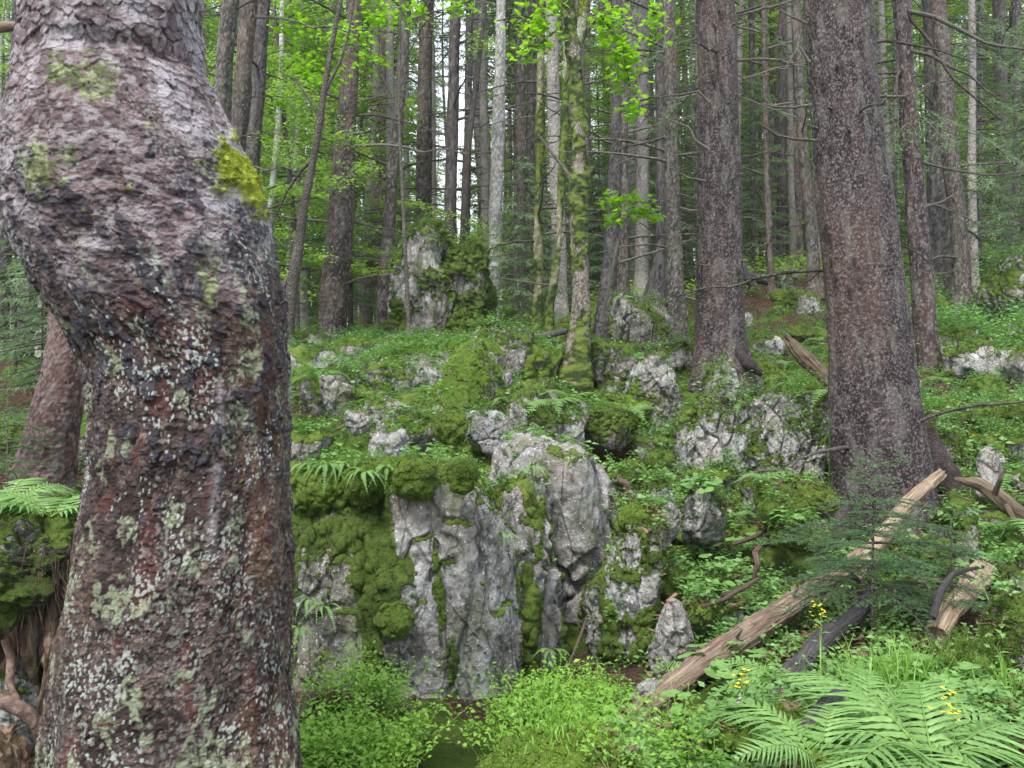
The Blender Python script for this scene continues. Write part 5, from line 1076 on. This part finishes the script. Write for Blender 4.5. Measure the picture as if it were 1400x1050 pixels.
stuff('bank_undergrowth', mb, [M_SLOPE, M_STEM], 'sunlit leafy shrubs on the high bank at the upper right between the trunks', 'undergrowth')
# general low cover over the slope: small herbs in patches
P, N = drop_many(6500, (380, 1500), (5.2, 17), rs, .35, lambda p, n: nslope(p, n)*(1. if inpatch(p, 1.1, 41, -.12) else .22))
mb = MB(); shoots(mb, P, .10, 6, .036, rs, .7, True, .25, stems=2)
stuff('herb_cover', mb, [M_HERB, M_STEM], 'low mixed herbs growing between the stones over the middle of the slope', 'herbs')
P, N = drop_many(3600, (880, 1600), (8.5, 26), rs, .35, lambda p, n: 1. if inpatch(p, .7, 43, -.1) else .2)
mb = MB(); shoots(mb, P, .22, 9, .036, rs, .6, True, .25, stems=2, spread=.4)
stuff('blueberry_cover', mb, [M_SLOPE, M_STEM], 'pale green blueberry bushes covering the right hand slope between the trunks', 'shrubs')
P, N = drop_many(1500, (380, 900), (10, 24), rs, .35, lambda p, n: 1. if inpatch(p, .7, 47, .05) else .15)
mb = MB(); shoots(mb, P, .2, 9, .038, rs, .6, True, .25, stems=2, spread=.4)
stuff('leafy_cover', mb, [M_SLOPE, M_STEM], 'soft green undergrowth on the crest behind the mossy slabs', 'undergrowth')
P, N = drop_many(1500, (-200, 400), (5, 20), rs, .35, lambda p, n: 1. if inpatch(p, .9, 48, .05) else .2)
mb = MB(); shoots(mb, P, .16, 8, .036, rs, .6, True, .25, stems=2, spread=.4)
stuff('forest_herbs', mb, [M_HERB, M_STEM], 'dark low herbs in the shade left of the bent trunk', 'herbs')
P, N = drop_many(2600, (-200, 1600), (22, 75), rs, .3)
mb = MB(); shoots(mb, P, .8, 16, .13, rs, .6, False, .25, stems=2, spread=.6, tpl=LEAF)
stuff('far_undergrowth', mb, [M_BEECH, M_STEM], 'bright undergrowth at the foot of the distant trunks', 'undergrowth')
P, N = drop_many(1500, (400, 1450), (5.4, 13), rs, .3, lambda p, n: nslope(p, n)*(1. if inpatch(p, 1.3, 49, -.05) else .15))
mb = MB(); shoots(mb, P, .12, 5, .065, rs, .9, True, .25, stems=1)
stuff('slope_leaves', mb, [M_FERN, M_STEM], 'pale broad leaves of low plants dotted among the mossy stones', 'herbs')
# blueberries in the foreground
def xy_roots(n, rs, boxes):
    P = []
    for (px0, px1, Y0, Y1, k_) in boxes:
        c = 0
        while c < int(n*k_):
            Y = rs.uniform(Y0, Y1); x = (rs.uniform(px0, px1)-700)/FPX*Y; p, nn = drop(x, Y)
            c += 1
            if p is None or p[2] > (.25 if px1 < 870 else .95): continue
            P.append(p)
    return np.array(P)
P = xy_roots(400, rs, [(405, 835, 3.4, 4.05, .8), (680, 840, 4.0, 4.5, .35), (410, 620, 3.0, 3.6, .2), (820, 960, 2.9, 3.5, .16)])
P = P[fbm(P*np.array([3.2, 3.2, 0])+5, 3, 88) > -.12]; hf = fbm(P*np.array([2.2, 2.2, 0]), 2, 89)
mb = MB(); shoots(mb, P[hf > 0], .27, 16, .027, rs, .8, True, .4, stems=3, spread=.5); shoots(mb, P[hf <= 0], .22, 14, .021, rs, .7, True, .4, stems=3, spread=.5); shoots(mb, P[::6], .33, 9, .032, rs, .9, True, .4, stems=1, spread=.3)
stuff('blueberry_bushes', mb, [M_BLUEB, M_STEM], 'fresh green blueberry bushes with small leaves across the bottom in front of the outcrop', 'blueberry')
for i in range(16):
    Y = 3.9+rs.uniform(-.3, .3); p = at([1007, 845, 780, 752, 735, 905, 660, 670, 560, 620, 700, 590, 830, 860, 720, 800][i] if i else 668, rs.uniform(915, 1020), Y)
    o = ob('blueberry', MB().add(*(lambda D, F: (D*.0058, F))(*cubesphere(5))).mesh('blueberry', M_BERRY), None, p); tag(o, 'tiny dark blueberry hanging among the fresh green leaves', 'berry', 'blueberries on the foreground bushes')
# herbs under and right of the log
P = xy_roots(260, rs, [(985, 1250, 3.7, 5.2, .7), (1150, 1500, 3.3, 4.6, 1), (840, 1060, 2.9, 3.8, .45), (930, 1400, 5.2, 7.2, .5), (830, 1000, 5.2, 7.5, .45)])
mb = MB(); shoots(mb, P, .14, 6, .042, rs, .8, True, .25, stems=2)
stuff('broad_herbs', mb, [M_FERN, M_STEM], 'broader leaved herbs around the fallen logs at the lower right', 'herbs')
# round leaved butterbur rosettes on the litter slope
def round_leaf():
    a = np.linspace(-math.pi*.86, math.pi*.86, 15)+math.pi/2; q = 1+.08*np.cos(a*9); V = np.r_[[[0, .12, -.06]], np.stack([np.cos(a)*q*.55, .3+np.sin(a)*q*.5, .03*np.cos(a*4)], 1)]
    return V, np.array([[0, i+1, i+2] for i in range(14)])
RL = round_leaf(); rs = np.random.default_rng(33)
def rosette(nl, size, seed):
    rs = np.random.default_rng(seed); lf, sm = MB(), MB()
    a = rs.uniform(0, TAU, nl); r = rs.uniform(.03, .13, nl)*size/.09; z = rs.uniform(.06, .14, nl); P = np.stack([np.cos(a)*r, np.sin(a)*r, z], 1)
    scat(lf, RL[0], RL[1], P, frames(np.stack([np.cos(a), np.sin(a), rs.normal(-.1, .15, nl)], 1), rs.normal(0, .2, nl)), rs.uniform(.6, 1.2, nl)*size)
    for p in P: sm.merge(tube(np.array([(0, 0, -.03), p*[.5, .5, .7], p]), .002, 4, False))
    return lf.mesh('leaf_rosette', M_FERN, False), sm.mesh('stems', M_STEM)
RO = [rosette(9, .10, 1), rosette(7, .08, 2), rosette(12, .09, 3)]
for i, (px, Y, s_) in enumerate([(960, 6.8, 1.2), (985, 6.6, 1.3), (945, 6.2, 1), (1010, 6.9, 1.2), (930, 5.9, 1.1), (965, 5.7, 1), (905, 6.0, .9), (995, 5.9, .8), (1080, 6.4, .9), (1120, 6.2, .8), (975, 4.6, 1.3), (1020, 4.4, 1.2), (1000, 7.4, 1.2), (1040, 7.6, 1.1), (945, 7.5, 1), (880, 7.1, 1), (1330, 5.6, 1), (1370, 6.0, 1.2), (1290, 3.9, 1), (1340, 3.7, 1.1), (1240, 4.1, .9), (920, 8.4, 1.2), (1180, 4.3, .9), (960, 3.9, 1), (1095, 8.3, 1), (440, 6.6, 1), (470, 6.8, .8), (850, 6.5, 1)]):
    x = (px-700)/FPX*Y; p, nn = drop(x, Y)
    r = empty('round_leaved_herb', p, rs.uniform(0, 6), s_); tag(r, 'low rosette of rounded pale green leaves on the slope among stones and litter', 'herb', 'round leaved herbs on the slope'); ob('leaves', RO[i % 3][0], r); ob('stems', RO[i % 3][1], r)
# ------------------------------------------------------------------ ferns
def frond(L=.6, npin=15, wid=.17, seed=0, fine=True, curl=.35, polyp=False):
    rs = np.random.default_rng(seed); mb = MB(); t = np.linspace(0, 1, npin+4); P = np.stack([.03*L*np.sin(t*3+seed), L*t*(1-.12*t), L*(.55*t-(.55+curl)*t**2.1)], 1)
    st = tube(P, np.linspace(.0035, .0008, len(P)), 4, False); T = norm(np.gradient(P, axis=0))
    for i in range(2, len(t)-1):
        tt = t[i]; pl = wid*L/.6*(math.sin(math.pi*min(1, (tt**.75)*.93+.07)))**.8*rs.uniform(.93, 1.05)
        for sd in (-1, 1):
            f = np.array([0, 1, 0]); d = norm(np.array([sd*1., .30+.5*tt, -.10+rs.normal(0, .08)])+T[i]*.15+rs.normal(0, .05, 3)); side = T[i]; up = np.array([0, 0, 1.])
            if polyp:
                w2 = L*.028; V = np.array([P[i]-side*w2, P[i]+side*w2, P[i]+d*pl*.8+side*w2*.8, P[i]+d*pl-side*w2*.1]); mb.add(V, [[0, 1, 2, 3]]); continue
            ns = 10; a_ = np.linspace(0, 1, ns+1); lw = L*.0175*(1-a_**1.3)**.9*np.where(np.arange(ns+1) % 2, 1.12, .86)+.0004; lw[0] *= .7
            B = P[i]+d[None]*pl*a_[:, None]+np.array([0, 0, -.22*pl])*a_[:, None]**2; E = side[None]*lw[:, None]; dn = np.array([0, 0, -.3])*lw[:, None]
            V = np.concatenate([B-E+dn, B, B+E+dn]); q = np.arange(ns); mb.add(V, np.concatenate([np.stack([q, q+1, q+ns+2, q+ns+1], 1), np.stack([q+ns+1, q+ns+2, q+2*ns+3, q+2*ns+2], 1)]))
    return mb.mesh('frond', M_FERN, False), st.mesh('stalk', M_STEM)
FR = [frond(.66, 19, .16, i, True, c) for i, c in enumerate([.25, .45, .1, .6])]; FS = [frond(.32, 17, .14, 9+i, True, c) for i, c in enumerate([.3, .55])]; FP = [frond(.28, 18, .07, 19+i, True, c, True) for i, c in enumerate([.5, .9])]
def fern(px, py, Y, angs, kind, s_, label, group=None, lift=0, ondrop=True):
    rs = np.random.default_rng(int(px*7+py)); p = at(px, py, Y)
    if ondrop:
        q, _ = drop(p[0], p[1])
        if q is not None: p = q
    r = empty('fern', p+np.array([0, 0, lift])); tag(r, label, 'fern', group)
    for a in angs:
        m, sm = kind[rs.integers(len(kind))]; o = ob('frond', m, r); k_ = s_*rs.uniform(.85, 1.12); o.scale = (k_,)*3; o.rotation_euler = (rs.uniform(-.05, .40), rs.uniform(-.35, .35), math.radians(a)-math.pi/2); ob('stalk', sm, o)
    return r
A8 = list(range(10, 370, 45))
fern(1268, 985, 3.0, [150, 172, 196, 215, 95, 60, 20, -15, 125, 240], FR, 1.05, 'largest fern with long pale fronds fanned out at the bottom right', lift=.10)
fern(1180, 950, 3.5, [165, 190, 140, 110, 215, 30, 70], FR, .8, 'fern with upright feathery fronds over the dark wet log', lift=.08)
fern(1400, 960, 3.2, [160, 190, 130, 215, 240, 100], FR, .95, 'fern leaning in from the right edge of the picture')
fern(1395, 1010, 2.7, [150, 200, 240, 180, 120], FR, .9, 'fern fronds in the bottom right corner')
fern(1120, 1040, 2.95, [130, 165, 60, 100, 200, 20], FR, .75, 'fern spreading over the bottom mossy rocks')
fern(1000, 1020, 3.3, [60, 100, 140, 20, 180], FS, 1.3, 'small dull fern above the flat bottom moss rock')
fern(960, 880, 4.9, [150, 200, 175, 40, 10, 230, 100], FS, 1.15, 'small fern just above the fallen log beside the pointed stone')
fern(1030, 850, 5.2, [40, 75, 120, 10, 160], FS, 1.25, 'fern with narrow fronds in the litter above the log')
fern(1075, 925, 4.2, [130, 170, 200, 60, 20], FS, 1.4, 'fern below the middle of the fallen log')
fern(70, 735, 3.55, [150, 185, 120, 60, 30, 90, 210, 240, 5], FR, .62, 'light green fern growing on top of the root plate at the left')
fern(100, 755, 3.3, [200, 230, 260, 330, 300], FS, 1.1, 'small jagged fern hanging beside the bent trunk over the root plate')
fern(10, 720, 3.8, [20, 60, 100, 150, 190, 330], FR, .55, 'fern at the very left edge on the root plate')
fern(1395, 610, 6.5, [120, 160, 200, 240, 80], FR, 1., 'fern at the right edge beside the leafy slope')
fern(1270, 705, 6.4, [40, 80, 120, 150, 10], FS, 1.2, 'fern with fine fronds at the foot of the largest trunk')
for px, py, Y, lb in [(470, 640, 5.4, 'polypody with drooping fronds on the left shoulder of the outcrop'), (500, 660, 5.2, 'polypody hanging over the dark mossy face'), (448, 655, 5.35, 'polypody nearest the bent trunk on the outcrop'), (530, 640, 5.3, 'polypody between two moss cushions on the ledge'), (590, 610, 5.9, 'pale polypody tuft on top of the outcrop'), (620, 600, 6.1, 'polypody behind the pale face'), (735, 560, 8.2, 'polypody tuft over the broken brown-grey ledge'), (700, 560, 8.3, 'polypody left on the broken brown-grey ledge'), (560, 600, 6.3, 'polypody beside the furrowed pale stone'), (425, 660, 5.5, 'polypody behind the bent trunk edge'), (645, 620, 5.6, 'polypody tuft on the lip above the pale face')]:
    fern(px, py, Y, [200, 225, 250, 275, 300, 325, 170, 20, 100, 140, 350], FP, .62 if Y < 7 else .9, lb)
for i, (px, py, Y) in enumerate([(410, 860, 5.0), (425, 820, 5.05), (445, 830, 5.0), (730, 640, 6.0), (740, 780, 5.9), (755, 890, 5.4), (690, 730, 5.3)]):
    fern(px, py, Y, [200, 235, 270, 300, 335], FP, .5, 'tiny wall fern rooted in a crack of the outcrop', 'tiny wall ferns on the outcrop', ondrop=False)
for i in range(60):
    Y = rs.uniform(7, 15); px = rs.uniform(400, 1400); fern(px, 0, Y, A8[:rs.integers(5, 8)], FS, rs.uniform(.9, 1.5), 'small fern on the slope between mossy stones', 'small ferns scattered over the slope')
# ------------------------------------------------------------------ spruce sapling in front of the largest trunk
M_NEAR = [M_SPRUCE_NEAR, M_TWIG]
def sap_bough(L, seed):
    rs = np.random.default_rng(seed); wd = tube(np.array([(0, 0, 0), (0, L*.4, .02), (0, L*.75, .0), (0, L, -.05)]), [.006, .0045, .003, .0012], 5, False); NP, ND = [], []
    def needles(a, b, dn=420):
        l_ = np.linalg.norm(b-a); n = int(dn*l_); t = rs.uniform(0, 1, n)[:, None]; P = a+(b-a)*t; u = norm(b-a); q = rs.normal(0, 1, (n, 3)); q[:, 2] = q[:, 2]*.35+.25; q -= (q@u)[:, None]*u; NP.append(P); ND.append(norm(norm(q)+u*.7))
    ax = lambda t: np.array([0, L*t, .05*math.sin(t*2.6)-.06*t*t])
    needles(ax(.3), ax(1)); needles(ax(0.), ax(.3), 150)
    for i in range(int(L/.035)):
        t = .12+.86*(i+rs.random())/(L/.035); sd = -1 if i % 2 else 1; l2 = L*.42*(1.08-t)*rs.uniform(.7, 1.1)+.03; d = norm(np.array([sd, .75, -.12+rs.normal(0, .06)])); a = ax(t); b = a+d*l2; needles(a, b); wd.merge(tube(np.array([a, b]), [.0022, .001], 3, False))
        for j in range(int(l2/.05)):
            u = (j+.6)/(l2/.05+.6); c = a+(b-a)*u; e = c+norm(np.array([sd*.35, 1, -.1]))*l2*.4*(1.1-u); needles(c, e, 380)
    NP, ND = np.concatenate(NP), np.concatenate(ND); mb = MB(); V = np.array([(-.5, 0, 0), (.5, 0, 0), (0, 1, 0)]); n = len(NP)
    scat(mb, V, np.array([[0, 1, 2]]), NP, frames(ND, rs.uniform(0, 6, n)), np.stack([np.full(n, .0032), rs.uniform(.011, .019, n), np.ones(n)*.01], 1)); mb.merge(wd, mi=1)
    return mb.mesh('bough', M_NEAR, False)
SBG = [sap_bough(L, 600+i) for i, L in enumerate([.62, .5, .36, .22])]
bs = at(1193, 905, 5.0); p, _ = drop(bs[0], bs[1]); bs = np.array([bs[0], bs[1], p[2]-.02]); hs = at(1193, 640, 5.0)[2]-bs[2]
r = empty('spruce_sapling', bs); tag(r, 'small spruce sapling with flat spreading blue-green boughs in front of the largest trunk', 'spruce sapling')
ob('trunk', tube(np.array([(0, 0, -.05), (0, 0, hs*.5), (.01, 0, hs*.8), (0, 0, hs)]), [.011, .008, .005, .002], 8).mesh('trunk', M_TWIG), r)
rs = np.random.default_rng(8)
for lv, (h_, k_, n_b) in enumerate([(.30, 0, 6), (.42, 0, 7), (.55, 0, 7), (.66, 1, 6), (.77, 2, 6), (.87, 3, 5), (.95, 3, 3)]):
    for j in range(n_b):
        o = ob('bough', SBG[k_], r); o.location = (0, 0, hs*h_+rs.uniform(-.03, .03)); o.rotation_euler = (rs.uniform(-.15, .12)+(.35 if lv > 4 else 0), rs.uniform(-.2, .2), j*TAU/n_b+lv*.7+rs.uniform(-.3, .3)); s_ = rs.uniform(.75, 1.1); o.scale = (s_,)*3
for (px, py, Y, lb, sc_) in [(10, 560, 6.2, 'drooping young spruce boughs left of the leaning reddish trunk', .9), (1300, 790, 4.9, 'second smaller spruce seedling right of the sapling', .6)]:
    b2 = at(px, py+60*sc_, Y); p, _ = drop(b2[0], b2[1]); b2 = p; r2 = empty('spruce_sapling', b2); tag(r2, lb, 'spruce sapling'); hh = 1.1*sc_
    ob('trunk', tube(np.array([(0, 0, -.05), (0, 0, hh)]), [.009, .003], 6).mesh('trunk', M_TWIG), r2)
    for j in range(22):
        o = ob('bough', SBG[[0, 1, 2, 2, 3][min(4, j//5)]], r2); o.location = (0, 0, hh*(.2+.75*j/22)); o.rotation_euler = (rs.uniform(-.3, 0), rs.uniform(-.2, .2), j*2.4); o.scale = (sc_,)*3
# ------------------------------------------------------------------ grass, flowers, litter
def tuft(n, L, rad, seed):
    rs = np.random.default_rng(seed); mb = MB()
    for i in range(n):
        a = rs.uniform(0, TAU); b = rs.uniform(.2, 1.1); l_ = L*rs.uniform(.5, 1.1); t = np.linspace(0, 1, 6); o_ = rs.normal(0, rad, 2); w_ = .0032*(1-t)**.7+.0004
        P = np.stack([o_[0]+np.cos(a)*b*l_*t**1.6*.7, o_[1]+np.sin(a)*b*l_*t**1.6*.7, l_*(t-b*.45*t**2.2)], 1); s_ = np.array([-math.sin(a), math.cos(a), 0])[None]*w_[:, None]
        V = np.concatenate([P-s_, P+s_]); mb.add(V, [[j, j+1, j+7, j+6] for j in range(5)])
    return mb
for i, (px, py, Y, n, L, rad, lb) in enumerate([(1225, 900, 3.9, 190, .30, .10, 'bushy grass tuft right of the spruce sapling foot'), (1265, 890, 4.0, 120, .26, .08, 'lighter grass tuft beside the short greyish log'), (1320, 860, 4.0, 40, .34, .04, 'thin arching grass blades in front of the olive mossed rock'), (1190, 890, 4.1, 60, .22, .05, 'small grass tuft under the dark wet log'), (1375, 900, 3.8, 50, .26, .05, 'sparse grass beside the right edge rock'), (765, 1000, 3.2, 160, .05, .10, 'short fine grass blades on the vivid moss mound')]):
    p = at(px, py, Y); q, _ = drop(p[0], p[1]); o = ob('grass_tuft', tuft(n, L, rad, 700+i).mesh('grass_tuft', M_GRASS, False), None, q); tag(o, lb, 'grass'); o['kind'] = 'stuff'
def flower(px, py, Y, h, lb, mat=M_YELLOW, n=16, rad=.02):
    p = at(px, py, Y); q, _ = drop(p[0], p[1]); hh = max(.12, p[2]-q[2]); b = q; r = empty('flower', b); tag(r, lb, 'flower')
    rs = np.random.default_rng(int(px)); ob('stem', tube(np.array([(0, 0, 0), (.005, 0, hh*.6), (0, 0, hh)]), [.0026, .0022, .0015], 5).mesh('stem', M_STEM), r)
    mb = MB(); pos = np.array([0, 0, hh])+rs.normal(0, 1, (n, 3))*np.array([rad, rad, rad*1.2]); 
    for k_ in range(5):
        a = k_*TAU/5+rs.uniform(0, 1, n); scat(mb, LEAF[0], LEAF[1], pos, frames(np.stack([np.cos(a), np.sin(a), rs.uniform(0, .6, n)], 1)), np.full(n, .011))
    ob('blossom', mb.mesh('blossom', mat, False), r); mb = MB(); ph = np.linspace(.15, .85, 7)*hh; a = np.arange(7)*2.4
    scat(mb, BL[0], BL[1], np.stack([ph*0, ph*0, ph], 1), frames(np.stack([np.cos(a), np.sin(a), a*0+.3], 1)), np.full(7, .05)); ob('leaves', mb.mesh('leaves', M_FERN, False), r)
flower(1303, 965, 3.0, .3, 'yellow flower cluster rising out of the largest fern'); flower(1122, 838, 4.2, .4, 'tall yellow flower standing in front of the spruce sapling'); flower(1013, 968, 3.6, .2, 'yellow flower above the flat bottom moss rock')
flower(1006, 985, 3.5, .1, 'single pale purple blossom beside the bottom moss rock', M_PURPLE, 5, .008); flower(980, 683, 6.9, .2, 'small yellow flower among round leaves in mid slope', n=8); flower(1133, 550, 8.3, .2, 'little yellow flower at the left side of the largest trunk', n=8); flower(1327, 595, 7.5, .25, 'yellow flower spike right of the largest trunk', n=8); flower(1116, 645, 7.1, .2, 'yellow flower spike left of the largest trunk foot', n=7)
P = xy_roots(2600, np.random.default_rng(44), [(880, 1300, 4.6, 7.2, 1), (1150, 1450, 3., 4.6, .35), (820, 1100, 2.9, 4.2, .2), (400, 1400, 7.2, 12, .7), (-100, 330, 4.5, 9, .3)])
rs = np.random.default_rng(45); mb = MB(); n = len(P); a = rs.uniform(0, TAU, n); sV = np.array([(-.5, -.5, 0), (.5, -.5, .3), (.5, .5, 0), (-.5, .5, .3)])
scat(mb, sV, np.array([[0, 1, 2, 3]]), P+[0, 0, .008], frames(np.stack([np.cos(a), np.sin(a), rs.normal(0, .25, n)], 1), rs.normal(0, .4, n)), np.stack([rs.uniform(.004, .025, n), rs.uniform(.02, .10, n), np.ones(n)*.01], 1))
stuff('leaf_litter', mb, M_LITTER, 'dry brown leaves and twigs lying on the bare ground between the plants', 'litter')
# vivid moss fuzz on the mound at the bottom and on the bottom rocks: real tufts
def fuzz(oname, label_part, n, size, mat, seed, nzmin=.2):
    for o in list(COL.objects):
        if o.type == 'MESH' and label_part in str(o.get('label', '')):
            me = o.data; nv = len(me.vertices); V = np.empty(nv*3, np.float32); me.vertices.foreach_get('co', V); V = V.reshape(-1, 3); N = np.empty(nv*3, np.float32); me.vertices.foreach_get('normal', N); N = N.reshape(-1, 3)
            rs = np.random.default_rng(seed); ok = np.where((N[:, 2] > nzmin) & (fbm((V+np.array(o.location))*6, 3, seed) > -.25))[0]
            if 'moss' in me.attributes:
                a = np.empty(nv, np.float32); me.attributes['moss'].data.foreach_get('value', a); ok = ok[a[ok] > .6]
            if not len(ok): continue
            i = rs.choice(ok, n); P = V[i]+rs.normal(0, size*1.2, (n, 3)); d = norm(N[i]+rs.normal(0, .55, (n, 3)))
            mb = MB(); scat(mb, np.array([(-.5, 0, 0), (.5, 0, 0), (0, 1, .1)]), np.array([[0, 1, 2]]), P, frames(d, rs.uniform(0, 6, n)), np.stack([np.full(n, size*.4), rs.uniform(.6, 1.5, n)*size, np.full(n, size)], 1))
            f = ob(oname, mb.mesh(oname, mat, False), o); f['kind'] = 'stuff'
fuzz('moss_tufts', 'vivid green moss mound', 30000, .011, M_VIVID, 1)
fuzz('moss_tufts', 'flat moss covered rock at the bottom', 20000, .009, M_VIVID, 2)
fuzz('moss_tufts', 'bright mossy rock at the bottom', 20000, .009, M_VIVID, 3)
fuzz('moss_tufts', 'olive mossed rock', 14000, .010, M_MOSSFUZZ, 4)
fuzz('moss_tufts', 'moss cushion', 8000, .009, M_MOSSFUZZ, 5)
fuzz('moss_tufts', 'wide moss bank', 12000, .010, M_MOSSFUZZ, 6)
fuzz('moss_tufts', 'moss cap on top', 8000, .009, M_VIVID, 7)
fuzz('moss_tufts', 'dark mossy left half', 26000, .009, M_MOSSFUZZ, 8, -.3)
fuzz('moss_tufts', 'tall pale limestone face', 14000, .011, M_MOSSFUZZ, 9, -.3)
fuzz('moss_tufts', 'steep slab covered', 20000, .014, M_VIVID, 10)
fuzz('moss_tufts', 'long mossy slab', 20000, .016, M_VIVID, 11)
fuzz('moss_tufts', 'broad hummock', 14000, .013, M_MOSSFUZZ, 12)

# ------------------------------------------------------------------ thin damp air between the trunks
zmin = float(GV[:, 2].min())-1.; zmax = 64.
mb = MB(); X0, X1, Y0, Y1 = -390, 390, -60, 330
mb.add(np.array([(x, y, z) for z in (zmin, zmax) for y in (Y0, Y1) for x in (X0, X1)]), [[0, 2, 3, 1], [4, 5, 7, 6], [0, 1, 5, 4], [2, 6, 7, 3], [0, 4, 6, 2], [1, 3, 7, 5]])
hz = NT('damp_air'); pv = hz.n('ShaderNodeVolumePrincipled'); pv.inputs['Color'].default_value = (.95, .98, .95, 1); pv.inputs['Density'].default_value = .0005
hz.l(pv.outputs[0], hz.out.inputs['Volume'])
h = ob('haze', mb.mesh('haze', hz.m, False)); tag(h, 'thin pale damp air between the far trunks', 'haze', None, 'stuff')
